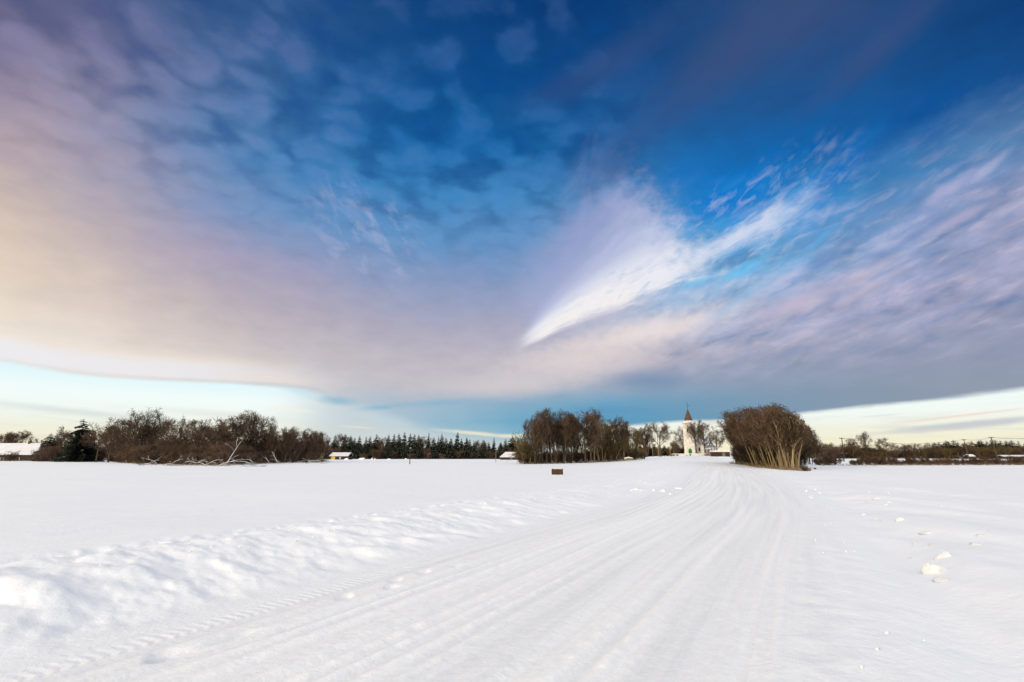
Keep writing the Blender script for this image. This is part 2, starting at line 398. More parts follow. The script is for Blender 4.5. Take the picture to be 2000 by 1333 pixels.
#@A
# ------------------------------------------------------------------ placing by picture position
def ground_at(px, Y):
    x0, y0, w = ray(px, 892)
    X = x0 / y0 * Y
    return X, Y, gz(X, Y)
def row_to_Y(px, py):
    """distance at which the ground appears on picture row py"""
    x, y, w = ray(px, py); z = 0; Y = 100
    for _ in range(40):
        Y = y * (z - EYE) / w
        if Y <= 0 or Y > 900: return 400.
        z = .6 * z + .4 * float(hill(np.array([x / y * Y]), np.array([Y]))[0])
    return Y
def h_for(px, Y, top):
    """height of a thing at distance Y whose top shows on row top"""
    x, y, w = ray(px, top); X = x / y * Y
    return EYE + w / y * Y - gz(X, Y)
def wid(px_w, Y): return px_w / F * Y * 1.0

# ------------------------------------------------------------------ trees
def finish_tree(name, stems, twigs, mb, mt, snow=None):
    parts = []
    Vt, Ft = merge([tubes(P, Rr, n) for P, Rr, n in stems]); parts.append(('trunk', mesh_from(name + '_trunk', Vt, Ft, mb, True)))
    tw = [tubes(P, Rr, n) for P, Rr, n in twigs]; nt = sum(len(f) for _, f in tw)
    if snow is not None: tw += [tubes(P, Rr, n) for P, Rr, n in snow]
    Vc, Fc = merge(tw); me = mesh_from(name + '_crown', Vc, Fc, mt); parts.append(('crown', me))
    if snow is not None:                     # snow lying on the twigs: second material of the crown
        me.materials.append(M['snow_twig']); mi = np.zeros(len(me.polygons), np.int32); mi[nt:] = 1; me.polygons.foreach_set('material_index', mi)
    return parts
def tree_round(seed, mb='bark', mt='twig', fork=.30, dens=1.0, tr=.0030, snow=False, low=False):
    """free standing bare broadleaf tree with an even rounded crown, height about 1"""
    g = np.random.default_rng(seed)
    P, r = stem((0, 0, -.02), (g.normal() * .04, g.normal() * .04, 1), .62, 8, .04, g, .05, .021, .35); P = P[None]; r = r[None]
    L1, r1 = grow(P, r, 13, fork if not low else .10, 1.0, (30, 62), (.55, .82), 8, .055, .09, .62, g, lambda t: 1.12 - .45 * np.clip((t - .3) / .7, 0, 1), strat=True)
    L2, r2 = grow(L1, r1, int(8 * dens), .25, 1, (20, 55), (.30, .5), 6, .05, .14, .6, g)
    L3, r3 = grow(L2, r2, 6, .2, 1, (20, 60), (.38, .65), 4, .05, .16, .7, g)
    L4, r4 = grow(L3, r3, 4, .2, 1, (20, 55), (.4, .75), 3, .04, .2, .8, g)
    k = 1 / np.percentile(L3[:, -1, 2], 99.5)
    for A in (P, L1, L2, L3, L4): A *= k
    if not low:
        L1, L2, L3, L4 = [rounded(A, (0, 0, .60), (.40, .40, .40), g) for A in (L1, L2, L3, L4)]
    r1 = np.maximum(r1, .0045); r2 = np.clip(r2, .0026, .006); r3 = np.clip(r3, .0016, .0026); r4 = r4 * 0 + tr * .42
    sn = None
    if snow:
        sel = g.random(len(L2)) < .35; sn = [(L2[sel] + np.array([0, 0, .004]), r2[sel] * .9 + .001, 3)]
    return finish_tree('tree', [(P, r, 7), (L1, r1, 5)], [(L2, r2, 4), (L3, r3, 3), (L4, r4, 3)], M[mb], M[mt], sn)
def tree_vase(seed, mb='bark_gold', mt='twig', n=5, lean=.22, dens=1.0, tr=.0032, t2=.35, tw=(.26, .44), env=.27, ezc=.60):
    """several upright stems spreading into a tall fine crown, height about 1"""
    g = np.random.default_rng(seed); Ps = []; rs = []
    for i in range(n):
        a = g.uniform(0, 2 * PI); q = g.uniform(.2, 1) * lean
        p, r = stem((.035 * math.cos(a) * n / 4, .035 * math.sin(a) * n / 4, -.02), (q * math.cos(a), q * math.sin(a), 1), g.uniform(.70, .88), 8, .045, g, .0, g.uniform(.009, .015), .3)
        Ps.append(p); rs.append(r)
    P = np.array(Ps); r = np.array(rs)
    L1, r1 = grow(P, r, int(13 * dens), t2, 1, (16, 50), tw, 6, .10, .10, .6, g)
    L2, r2 = grow(L1, r1, 8, .1, 1, (14, 50), (.32, .55), 4, .10, .15, .7, g)
    L3, r3 = grow(L2, r2, 6, .1, 1, (15, 60), (.35, .7), 3, .06, .2, .8, g)
    k = 1 / np.percentile(L2[:, -1, 2], 97)
    for A in (P, L1, L2, L3): A *= k
    P, L1, L2, L3 = [rounded(A, (0, 0, ezc), (env, env, 1 - ezc), g) if A is not P else A for A in (P, L1, L2, L3)]
    r1 = np.maximum(r1, .003); r2 = np.clip(r2, .0020, .003); r3 = r3 * 0 + tr * .5
    return finish_tree('tree', [(P, r, 6), (L1, r1, 4)], [(L2, r2, 3), (L3, r3, 3)], M[mb], M[mt])
def thicket(seed, n=16, w=.55, mb='twig_red', mt='twig_red', tr=.006, snow=0, up=.05, fat=1.0):
    """broad dense bush of many thin stems, height about 1"""
    g = np.random.default_rng(seed); Ps = []; rs = []
    for i in range(n):
        a = g.uniform(0, 2 * PI); q = g.uniform(.0, .55); d0 = g.uniform(0, w * .55)
        p, r = stem((d0 * math.cos(a), d0 * math.sin(a), -.03), (q * math.cos(a), q * math.sin(a), 1), g.uniform(.55, .95), 6, .09, g, .0, g.uniform(.007, .014), .4)
        Ps.append(p); rs.append(r)
    P = np.array(Ps); r = np.array(rs)
    L1, r1 = grow(P, r, 9, .08, 1, (18, 60), (.28, .5), 5, up, .16, .7, g)
    L2, r2 = grow(L1, r1, 7, .1, 1, (20, 65), (.4, .7), 4, up, .2, .8, g)
    L3, r3 = grow(L2, r2, 3, .1, 1, (20, 65), (.4, .8), 3, up, .2, .8, g)
    k = 1 / L2[:, :, 2].max()
    for A in (P, L1, L2, L3): A *= k; A[:, :, 2] = np.maximum(A[:, :, 2], -.02)
    r1 = np.maximum(r1, .005 * fat); r2 = np.clip(r2, .003, .0045) * fat; r3 = r3 * 0 + tr * .5; r = r * fat
    sn = None
    if snow:
        sel = (g.random(len(L1)) < snow) & (L1[:, 2, 2] < .45); sn = [(L1[sel] + np.array([0, 0, .008]), r1[sel] * 1.1 + .002, 4)]
    return finish_tree('bush', [(P, r, 5)], [(L1, r1, 3), (L2, r2, 3), (L3, r3, 3)], M[mb], M[mt], sn)
def spruce(seed, w=.17, mt='needle', snow=.35, crook=0.0, bare=.04, whorls=30, ragged=.25):
    """conifer of drooping whorls with snow lying on them, height 1"""
    g = np.random.default_rng(seed)
    P, r = stem((0, 0, -.02), (0, 0, 1), 1.0, 9, .012 + crook, g, .02, .016, .15)
    V = []; Fc = []; SV = []; SF = []
    for i in range(whorls):
        t = bare + (1 - bare) * (i + g.uniform(-.3, .3)) / whorls; t = min(max(t, bare), .985)
        x = t * 8 ; k = min(int(x), 7); c = P[k] * (1 - x + k) + P[k + 1] * (x - k)
        nb = 8 if t < .8 else 6
        for j in range(nb):
            if g.random() < .10: continue
            a = 2 * PI * (j + g.random()) / nb
            L = w * ((1 - t) ** .72 * 1.08 + .035) * g.uniform(1 - ragged, 1 + ragged)
            d = np.array([math.cos(a), math.sin(a), 0]); s = np.array([-d[1], d[0], 0])
            drop = L * g.uniform(.25, .55); pts = [c, c + d * L * .5 - np.array([0, 0, drop * .55]), c + d * L - np.array([0, 0, drop * .8])]
            # many small sprays hanging along the bough
            m = 7
            for q in range(m):
                u = (q + .6) / m; p = pts[0] * (1 - u) ** 2 + 2 * u * (1 - u) * pts[1] + u * u * pts[2]
                wd = L * (.30 * (1 - abs(u - .45))) * g.uniform(.7, 1.2); ln = L * .26
                for sg in (-1, 1):
                    b0 = len(V); tip = p + s * sg * wd + d * ln * .5 - np.array([0, 0, L * g.uniform(.08, .30)])
                    V += [p - d * ln * .35 + np.array([0, 0, .003]), p + d * ln * .6, tip]; Fc.append([b0, b0 + 1, b0 + 2])
                b0 = len(V); V += [p - d * ln * .4, p + d * ln * .5, p + d * ln * .1 - np.array([0, 0, L * g.uniform(.18, .40) + .006])]; Fc.append([b0, b0 + 1, b0 + 2])
                if g.random() < snow * .5 and .25 < u and t < .9:
                    b0 = len(SV); p2 = p + np.array([0, 0, .006]); ws = wd * .55
                    SV += [p2 - d * ln * .5, p2 + s * ws - np.array([0, 0, .012]), p2 + d * ln * .6 - np.array([0, 0, .012]), p2 - s * ws - np.array([0, 0, .012])]; SF.append([b0, b0 + 1, b0 + 2, b0 + 3])
    Vt, Ft = tubes(P[None], r[None], 6)
    nV = len(V); allf = [list(f) for f in Fc] + [[q + nV for q in f] for f in SF]
    me = mesh_from('spruce_crown', V + SV, allf, M[mt]); me.materials.append(M['snow_twig'])
    mi = np.zeros(len(me.polygons), np.int32); mi[len(Fc):] = 1; me.polygons.foreach_set('material_index', mi)
    parts = [('trunk', mesh_from('spruce_trunk', Vt, Ft, M['bark'], True)), ('crown', me)]
    return parts
def put(parts, name, loc, h, wf=1.0, rz=None, lean=(0, 0), label=None, cat='tree', group=None):
    o = empty(name, loc, 0, (h * wf, h * wf, h))
    o.rotation_euler = (lean[1], lean[0], random.uniform(0, 2 * PI) if rz is None else rz)
    for nm, me in parts: link(nm, me, o)
    tag(o, label, cat, group); return o

V_round = [tree_round(100 + i) for i in range(5)]
V_round_d = [tree_round(130 + i, dens=1.3, tr=.0045) for i in range(3)]
V_vase = [tree_vase(200 + i, mb='bark_gold' if i == 3 else 'bark', t2=.27, dens=1.0, env=.28, ezc=.58) for i in range(5)]
V_willow = [tree_vase(300 + i, n=5, lean=.20, dens=1.0, env=.30, ezc=.54, mt='twig', mb='bark_gold', t2=.34, tw=(.22, .38)) for i in range(5)]
V_golden = [tree_vase(350 + i, n=7, lean=.30, dens=1.0, mt='twig_gold', t2=.30) for i in range(3)]
V_dark = [thicket(580 + i, mb='bark', mt='twig_dark', n=14, w=.7) for i in range(3)]
V_ditch = [thicket(640 + i, n=11, w=1.0, mt='twig_red', tr=.013, fat=1.8) for i in range(4)]
V_low = [tree_round(400 + i, mt='twig_red', low=True, tr=.005) for i in range(4)]
V_thick = [thicket(500 + i, snow=.25 if i % 2 else .08) for i in range(5)]
V_thick_g = [thicket(550 + i, mb='bark_gold', mt='twig_gold') for i in range(4)]
V_bush = [thicket(600 + i, n=9, w=.7, mt='twig_red', tr=.008) for i in range(4)]
V_spr = [spruce(700 + i, w=(.15, .18, .14, .2, .17, .22)[i], snow=(.25, .5, .35, .6, .3, .45)[i]) for i in range(6)]
V_sprb = [spruce(720 + i, w=.2, mt='needle_brown', snow=.25, ragged=.4, crook=.015) for i in range(3)]
V_pine = spruce(750, w=.27, mt='needle_dark', snow=.12, whorls=30, ragged=.5, crook=.03)

LABELS = {}
def nth(n):
    w = ['first', 'second', 'third', 'fourth', 'fifth', 'sixth', 'seventh', 'eighth', 'ninth', 'tenth', 'eleventh', 'twelfth', 'thirteenth', 'fourteenth', 'fifteenth', 'sixteenth', 'seventeenth', 'eighteenth', 'nineteenth']
    if n <= 19: return w[n - 1]
    tens = ['', '', 'twenty', 'thirty', 'forty', 'fifty', 'sixty'][n // 10]; thr = ['', '', 'twentieth', 'thirtieth', 'fortieth', 'fiftieth', 'sixtieth'][n // 10]
    return thr if n % 10 == 0 else tens + '-' + w[n % 10 - 1]

# ---- far spruce forest between the barn and the gabled house (all tops read from the photograph)
far = [(650, 850, 's'), (664, 851, 'b'), (672, 852, 's'), (682, 851, 's'), (691, 857, 's'), (700, 855, 's'), (713, 853, 's'), (721, 854, 's'), (731, 852, 's'), (738, 854, 's'), (748, 858, 'b'), (757, 853, 's'), (766, 848, 's'), (778, 849, 's'), (787, 848, 's'), (799, 847, 's'), (808, 850, 's'), (816, 853, 's'), (822, 858, 's'), (828, 855, 'b'), (835, 848, 'n'), (846, 854, 's'), (855, 854, 's'), (862, 851, 's'), (870, 855, 's'), (879, 857, 's'), (892, 848, 's'), (901, 857, 's'), (911, 856, 's'), (917, 862, 's'), (925, 861, 's'), (937, 863, 'b'), (947, 864, 's'), (954, 864, 's'), (965, 857, 's'), (978, 868, 's'), (988, 858, 's'), (1001, 854, 'w'), (1012, 859, 's')]
def place_far():
    for i, (px, top, k) in enumerate(far):
        Y = 345 + (i * 37 % 5) * 5
        X, Y, z = ground_at(px, Y); h = h_for(px, Y, top - 2.5 - 2 * (i * 7 % 3))
        n = nth(i + 1)
        if k == 'b':
            put(V_round[i % 5], 'bare_tree', (X, Y, z - .2), h, 1.1, label='leafless tree among the far spruces, %s tree from the left of that forest edge' % n, cat='tree', group='front trees of the far spruce forest')
        else:
            wf = {'s': 1.05, 'n': .45, 'w': 1.7}[k]
            ad = 'very narrow ' if k == 'n' else 'broad ' if k == 'w' else 'tallest ' if top <= 847 else 'tall ' if top <= 850 else 'short ' if top >= 862 else ''
            put(V_spr[(i * 5) % 6] if i % 4 else V_sprb[i % 3], 'spruce_tree', (X, Y, z - .2), h, wf, label='%sdark spruce, %s tree from the left of the far forest edge' % (ad, n), cat='tree', group='front trees of the far spruce forest')
    for i in range(58):                       # the rows behind fill the gaps
        px = 640 + i * 6.7 + random.uniform(-2, 2); Y = 385 + random.uniform(0, 40)
        top = 869 + random.uniform(-7, 6); X, Y, z = ground_at(px, Y); h = h_for(px, Y, top)
        k = random.random()
        v = V_spr[i % 6] if k < .62 else V_sprb[i % 3] if k < .85 else V_round_d[i % 3]
        put(v, 'spruce_tree' if k < .85 else 'bare_tree', (X, Y, z - .2), h, 1.7 if k < .85 else 1.3, label='tree deep inside the far spruce forest, half hidden behind its front row', cat='tree', group='back rows of the far spruce forest')
    for i in range(36):                       # low growth along its foot
        px = 645 + i * 10.4 + random.uniform(-3, 3)
        if 668 > px > 640 and False: continue
        Y = 335 + random.uniform(-6, 3); X, Y, z = ground_at(px, Y); h = h_for(px, Y, 877 + random.uniform(-6, 8))
        put(V_thick[i % 5] if i % 3 == 0 else V_spr[(i * 2 + 1) % 6], 'bush' if i % 3 == 0 else 'young_spruce', (X, Y, z - .1), h, 1.9 if i % 3 else 1.2, label='snowy young growth at the foot of the far spruce forest', cat='bush', group='undergrowth at the foot of the far forest')
place_far()

# ---- left grove
def left_grove():
    tall = [(190, 834, 150, 'low'), (213, 829, 145, 'low'), (240, 822, 135, 'low'), (276, 797, 125, 'r'), (300, 812, 130, 'low'), (338, 823, 118, 'r'), (364, 822, 116, 'low'), (388, 832, 120, 'r'), (416, 822, 118, 'low'), (440, 820, 122, 'r'), (462, 815, 124, 'low'), (484, 805, 126, 'r'), (505, 829, 130, 'low'), (530, 834, 128, 'v'), (553, 838, 130, 'v'), (575, 840, 134, 'v'), (598, 842, 138, 'v'), (614, 846, 142, 'v'), (629, 849, 146, 'v')]
    for i, (px, top, Y, k) in enumerate(tall):
        X, Y, z = ground_at(px, Y); h = h_for(px, Y, top - 4) + .2
        v = {'r': V_round[i % 5], 'low': V_low[i % 4], 'v': V_vase[i % 5]}[k]
        ad = {'r': 'wide crowned bare tree rising above', 'low': 'twiggy reddish bare tree standing in', 'v': 'fine upright bare tree standing in'}[k]
        if i == 3: ad = 'tallest bare tree, spreading crown, rising above'
        put(v, 'bare_tree', (X, Y, z - .2), h, {'r': 1.05, 'low': 1.0, 'v': 1.0}[k], label='%s the left thicket, %s top from its left' % (ad, nth(i + 1)), cat='tree', group='trees rising from the left thicket')
    # front edge of the thicket: row and top of each clump
    edge = [(200, 900), (240, 906), (290, 909), (340, 910), (430, 911), (500, 908), (570, 905), (645, 904)]
    ex = [e[0] for e in edge]; ey = [e[1] for e in edge]
    n = 0
    for row, (nn, dy, lo, hi) in enumerate(((24, 0, 872, 882), (26, 9, 856, 866), (26, 20, 844, 856))):
        for i in range(nn):
            px = 204 + (i + .5 * (row % 2)) * (424 / nn) + random.uniform(-4, 4)
            Y = row_to_Y(px, float(np.interp(px, ex, ey)) - 1.0) + dy + random.uniform(0, 5) + 2
            top = random.uniform(lo, hi) + (5 if px > 560 else 0) + (8 if px < 225 else 0)
            X, Y, z = ground_at(px, Y); h = max(h_for(px, Y, top), 1.2); n += 1
            v = V_thick[(i + row) % 5]
            put(v, 'bush', (X, Y, z - .1), h, 1.15, label='%s bush from the left, %s row of the left brown thicket' % (nth(i + 1), ('front', 'middle', 'back')[row]), cat='bush', group='bushes of the left brown thicket')
left_grove()

# ---- far left: farm trees, conifers
def far_left():
    for i, (px, top, Y, v, wf, nm, lb) in enumerate([
        (4, 842, 230, V_round_d[0], 1.0, 'bare_tree', 'round bare tree behind the farmhouse roof, cut by the left picture edge'),
        (25, 838, 235, V_round_d[1], 1.0, 'bare_tree', 'round golden bare tree behind the ridge of the farmhouse'),
        (66, 855, 235, V_round[2], 1.0, 'bare_tree', 'faint small bare tree between farmhouse roof and conifers'),
        (92, 844, 180, V_spr[3], 1.75, 'spruce_tree', 'snowy spruce, left one of the close pair right of the farmhouse'),
        (106, 845, 184, V_spr[5], 1.5, 'spruce_tree', 'snowy spruce, right one of the close pair right of the farmhouse'),
        (124, 834, 180, V_low[1], .8, 'bare_tree', 'bare tree between the spruce pair and the big dark conifer'),
        (137, 846, 182, V_low[2], .8, 'bare_tree', 'lower bare tree right beside the big dark conifer'),
        (157, 815, 160, V_pine, 1.15, 'conifer_tree', 'big dark ragged conifer left of the thicket, darkest tree on the left')]):
        X, Y, z = ground_at(px, Y); h = h_for(px, Y, top)
        put(v, nm, (X, Y, z - .2), h, wf, label=lb, cat='tree')
    for i in range(13):
        px = 78 + i * 9.5; Y = 168 + random.uniform(-6, 6); X, Y, z = ground_at(px, Y)
        h = h_for(px, Y, random.uniform(864, 876) if px > 84 else 876)
        if 158 < px < 172: h *= .75
        put(V_thick[i % 5], 'bush', (X, Y, z - .1), h, .95, label='%s brown bush from the farmhouse in the hedge under the conifers' % nth(i + 1), cat='bush', group='hedge under the left conifers')
    X, Y, z = ground_at(27, 178)
    put(V_bush[0], 'bush', (X, Y, z), h_for(27, 178, 880), 1.5, label='round dark leafless bush in front of the farmhouse wall', cat='bush')
far_left()

# ---- middle grove, between the field and the church
def mid_grove():
    L = [(1032, 838, 116, 't'), (1048, 818, 115, 'v'), (1062, 809, 118, 'v'), (1081, 803, 120, 'v'), (1098, 806, 119, 'v'), (1112, 814, 124, 'v'), (1128, 826, 130, 'v'), (1143, 801, 122, 'r'), (1158, 812, 126, 'v'), (1174, 830, 128, 'g'), (1204, 818, 134, 'r'), (1216, 836, 136, 'g'), (1236, 840, 146, 'g'), (1190, 846, 130, 't')]
    for i, (px, top, Y, k) in enumerate(L):
        X, Y, z = ground_at(px, Y); h = h_for(px, Y, top - 7)
        v = {'v': V_vase[i % 5], 'r': V_round_d[i % 3], 'g': V_golden[i % 3], 't': V_thick_g[i % 4]}[k]
        wf = {'v': 1.0, 'r': .95, 'g': 1.0, 't': .9}[k]
        lb = {'v': 'upright bare tree', 'r': 'big round crowned bare tree', 'g': 'golden twiggy bare tree', 't': 'low golden tree'}[k]
        put(v, 'bare_tree', (X, Y, z - .2), h, wf, label='%s, %s from the left in the grove behind the crate' % (lb, nth(i + 1 if i < 13 else 14)), cat='tree', group='trees of the grove left of the church')
    ex = [1020, 1100, 1180, 1240, 1262]; ey = [907.5, 906, 903, 899.5, 898.5]
    for i in range(26):
        px = 1023 + i * 9.3; Y = row_to_Y(px, float(np.interp(px, ex, ey)) - .6) + 1 + random.uniform(0, 5) * (i % 3)
        if px > 1240: Y = 150
        top = random.uniform(871, 882) if px < 1170 else random.uniform(864, 874) if px < 1245 else 882
        X, Y, z = ground_at(px, Y); h = h_for(px, Y, top)
        put(V_thick_g[i % 4] if i % 3 else V_bush[i % 4], 'bush', (X, Y, z - .1), h, .95, label='%s undergrowth bush from the left at the foot of the grove behind the crate' % nth(i + 1), cat='bush', group='undergrowth of the grove left of the church')
    # free standing trees around the church
    for (px, top, Y, v, wf, lb) in [
        (1262, 829, 205, V_vase[0], 1.0, 'slender bare tree just right of the middle grove, left of the round crowned one'),
        (1290, 822, 200, V_round[1], .95, 'tall bare tree with round open crown standing alone left of the church'),
        (1337, 829, 262, V_round[3], .85, 'dark thin bare tree touching the left side of the church tower'),
        (1361, 818, 222, V_round[4], .95, 'large bare tree right in front of the church tower, beside the green door'),
        (1378, 825, 226, V_round[0], .95, 'bare forked tree in front of the nave gable, right of the tower tree'),
        (1402, 838, 245, V_round[2], .9, 'bare tree by the side wall of the church nave'),
        (1324, 868, 215, V_round[3], .8, 'small crooked bare tree at the churchyard wall left of the green door'),
        (1318, 860, 275, V_golden[2], .9, 'golden twiggy tree rising over the hedge left of the church')]:
        X, Y, z = ground_at(px, Y); h = h_for(px, Y, top)
        put(v, 'bare_tree', (X, Y, z - .15), h, wf, label=lb, cat='tree')
    for i in range(20):
        px = 1246 + i * 4.7; Y = 285 + random.uniform(-8, 8); X, Y, z = ground_at(px, Y)
        h = h_for(px, Y, random.uniform(864, 872) if i % 2 else random.uniform(868, 876))
        if i % 2: put(V_sprb[i % 3] if i % 4 == 1 else V_spr[i % 6], 'spruce_tree', (X, Y, z - .3), h, 1.8, label='%s dark tree from the left in the hedge behind the churchyard' % nth(i + 1), cat='tree', group='dark hedge behind the churchyard')
        else: put(V_thick_g[i % 4], 'bush', (X, Y, z - .3), h, 1.0, label='%s brown bush from the left in the hedge behind the churchyard' % nth(i + 1), cat='bush', group='dark hedge behind the churchyard')
    for i in range(16):
        px = 1292 + i * 6.2; Y = 196 + random.uniform(-3, 3); X, Y, z = ground_at(px, Y)
        put(V_bush[i % 4], 'bush', (X, Y, z - .05), h_for(px, Y, random.uniform(887, 892)) + .2, 1.3, label='%s low bare bush from the left along the churchyard wall' % nth(i + 1), cat='bush', group='bushes along the churchyard wall')
    X, Y, z = ground_at(1393, 215)
    put(V_spr[3], 'young_spruce', (X, Y, z - .1), h_for(1393, 215, 882), 3.2, label='round dark evergreen bush left of the snow roofed shed', cat='bush')
mid_grove()

# ---- willow clump beside the road
def willow_clump():
    g = random.Random(4)
    spec = [(1418, 812, 86), (1432, 800, 82), (1447, 793, 78), (1462, 792, 74), (1478, 790, 71), (1492, 791, 69), (1505, 788, 66), (1518, 791, 65), (1530, 797, 63), (1541, 805, 62), (1550, 812, 62), (1440, 820, 84), (1470, 806, 77), (1500, 803, 70), (1527, 812, 66), (1556, 828, 64), (1483, 800, 80), (1512, 800, 76)]
    for i, (px, top, Y) in enumerate(spec):
        px -= 5; pb = 1500 + (px - 1485) * .80; pb = min(pb, 1558)
        X, Y, z = ground_at(pb, Y); h = h_for(px, Y, top)
        ln = (wid(px - pb, Y)) / h
        put(V_willow[i % 5], 'willow_tree', (X, Y, z - .15), h, 1.1, lean=(ln * .9, 0), rz=0 if i % 2 else PI, label='%s multi stemmed bare willow from the left in the clump beside the road' % nth(sorted(spec).index((px + 5, top, Y)) + 1), cat='tree', group='willow clump beside the road')
    for i in range(15):
        px = 1444 + i * 8.2; Y = float(np.interp(px, [1430, 1480, 1520, 1570], [80, 66, 58, 55.5])) + g.uniform(6, 13)
        X, Y, z = ground_at(px, Y); h = h_for(px, Y, g.uniform(838, 872) + abs(px - 1500) * .22)
        put(V_dark[i % 3], 'bush', (X, Y, z - .05), h, .8, label='%s dense twiggy bush from the left between the willow stems' % nth(i + 1), cat='bush', group='bushes inside the willow clump')
    for px, Y, top, lb in ((1567, 55.5, 908, 'small reddish dry bush at the right foot of the willow clump'), (1588, 62, 913, 'thin reddish weed tuft right of the willow clump')):
        X, Y, z = ground_at(px, Y); put(V_bush[1], 'bush', (X, Y, z - .03), h_for(px, Y, top), 1.6, label=lb, cat='bush')
    for i, (px, top, Y, v, lb) in enumerate([(1570, 826, 92, V_round_d[2], 'dark dense bare tree directly right of the willow clump'), (1581, 829, 95, V_vase[1], 'thin bare tree with pale stem, second right of the willow clump'), (1596, 840, 98, V_vase[3], 'lower fine bare tree, third right of the willow clump')]):
        X, Y, z = ground_at(px, Y); put(v, 'bare_tree', (X, Y, z - .1), h_for(px, Y, top), .75, label=lb, cat='tree')
    for i in range(9):
        px = 1568 + i * 9; Y = 300 + i * 9; X, Y, z = ground_at(px, Y)
        put(V_thick[i % 5], 'bush', (X, Y, z - .1), h_for(px, Y, g.uniform(866, 873)), 1.1, label='%s brown bush from the willow clump in the hedge to its right' % nth(i + 1), cat='bush', group='hedge right of the willow clump')
willow_clump()

# ---- right: forest strip and the shrubs on the ditch bank
def right_side():
    S = [(1607, 866), (1616, 867), (1629, 871), (1638, 872), (1662, 865), (1671, 868), (1680, 870), (1694, 864), (1812, 869), (1826, 866), (1837, 864), (1851, 860), (1860, 865), (1868, 861), (1876, 863), (1886, 865), (1903, 864), (1915, 862), (1925, 860), (1933, 861), (1942, 861), (1953, 860), (1962, 861), (1969, 866), (1975, 863), (1982, 861), (1996, 862), (2008, 864)]
    for i, (px, top) in enumerate(S):
        Y = 400 + (i * 13 % 7) * 5; X, Y, z = ground_at(px, Y)
        put(V_spr[i % 6] if i % 3 else V_sprb[i % 3], 'spruce_tree', (X, Y, z - .2), h_for(px, Y, top - 4 + i % 4), 2.3 if i % 2 else 2.0, label='%s dark conifer from the left in the far right wood' % nth(i + 1), cat='tree', group='conifers of the far right wood')
    B = [(1667, 855, 1.0), (1695, 842, .7), (1731, 854, 1.2), (1752, 868, .9), (1765, 866, .8), (1776, 867, .8), (1787, 865, .9), (1800, 866, 1.0), (1821, 862, .8), (1896, 862, 1.0), (1650, 866, 1), (1625, 864, 1)]
    for i, (px, top, wf) in enumerate(B):
        Y = 372 + (i % 3) * 5; X, Y, z = ground_at(px, Y)
        nm = 'tall narrow tree' if px == 1695 else 'round crowned tree' if px == 1731 else 'bare tree'
        put(V_round[i % 5], 'bare_tree', (X, Y, z - .2), h_for(px, Y, top), wf, label='%s, %s from the left above the far right hedge' % (nm, nth(sorted(B).index((px, top, wf)) + 1)), cat='tree', group='bare trees of the far right hedge')
    for i in range(46):
        px = 1600 + i * 9; Y = 384 + random.uniform(-8, 8); X, Y, z = ground_at(px, Y)
        put(V_thick[i % 5] if i % 2 else V_thick_g[i % 4], 'bush', (X, Y, z - .1), h_for(px, Y, random.uniform(872, 879) if 1700 < px < 1840 else random.uniform(868, 876)), 1.25, label='%s brown bush from the left in the far right hedge' % nth(i + 1), cat='bush', group='bushes of the far right hedge')
    n = 0
    for i in range(52):
        px = 1598 + i * 8 + random.uniform(-3, 3)
        if 1634 < px < 1660: continue
        n += 1
        Y = row_to_Y(px, 910) + random.uniform(-2, 5); X, Y, z = ground_at(px, Y)
        tall = px < 1632 or random.random() < .25
        put(V_ditch[i % 4], 'bush', (X, Y, z - .05), h_for(px, Y, random.uniform(887, 892) if tall else random.uniform(892, 900)), 1.0, label='%s leafless shrub from the left along the ditch bank on the right' % nth(n), cat='bush', group='shrubs along the right ditch bank')
right_side()

# dry grass along the ditch bank and round the clumps
def dry_grass():
    g = np.random.default_rng(5); Ps = []
    for lo, hi, row, cnt in ((1600, 2010, 911, 900), (1425, 1580, None, 1000), (204, 645, None, 1400), (1020, 1250, None, 700)):
        for _ in range(cnt):
            px = g.uniform(lo, hi)
            if row: Y = row_to_Y(px, 911) + g.normal() * 1.2
            elif lo > 1400: Y = float(np.interp(px, [1430, 1480, 1520, 1570], [81, 67, 58, 55])) + abs(g.normal()) * 1.5
            elif lo > 1000: Y = row_to_Y(px, float(np.interp(px, [1020, 1100, 1180, 1240], [907, 905.5, 902.5, 899]))) + g.uniform(0, 3)
            else: Y = row_to_Y(px, float(np.interp(px, [200, 240, 290, 340, 430, 500, 570, 645], [900, 906, 909, 910, 911, 908, 905, 904]))) + g.uniform(0, 3)
            x0, y0, w = ray(px, 892); Ps.append((x0 / y0 * Y, Y))
    Ps = np.array(Ps); z = ground(Ps[:, 0], Ps[:, 1]); n = len(Ps)
    base = np.stack([Ps[:, 0], Ps[:, 1], z - .03], 1); d = nrm(np.stack([g.normal(size=n) * .4, g.normal(size=n) * .4, np.ones(n)], 1)); L = g.uniform(.2, .7, n)
    P = np.stack([base, base + d * L[:, None] * .6, base + d * L[:, None] + np.stack([g.normal(size=n) * .1, g.normal(size=n) * .1, -.03 * np.ones(n)], 1)], 1)
    V, Fc = tubes(P, np.full((n, 3), .012) * np.array([1, .8, .4]), 3)
    tag(link('dry_grass', mesh_from('dry_grass', V, Fc, M['weed'])), 'dry yellow grass sticking out of the snow along thickets and ditch', 'grass', kind='stuff')
dry_grass()

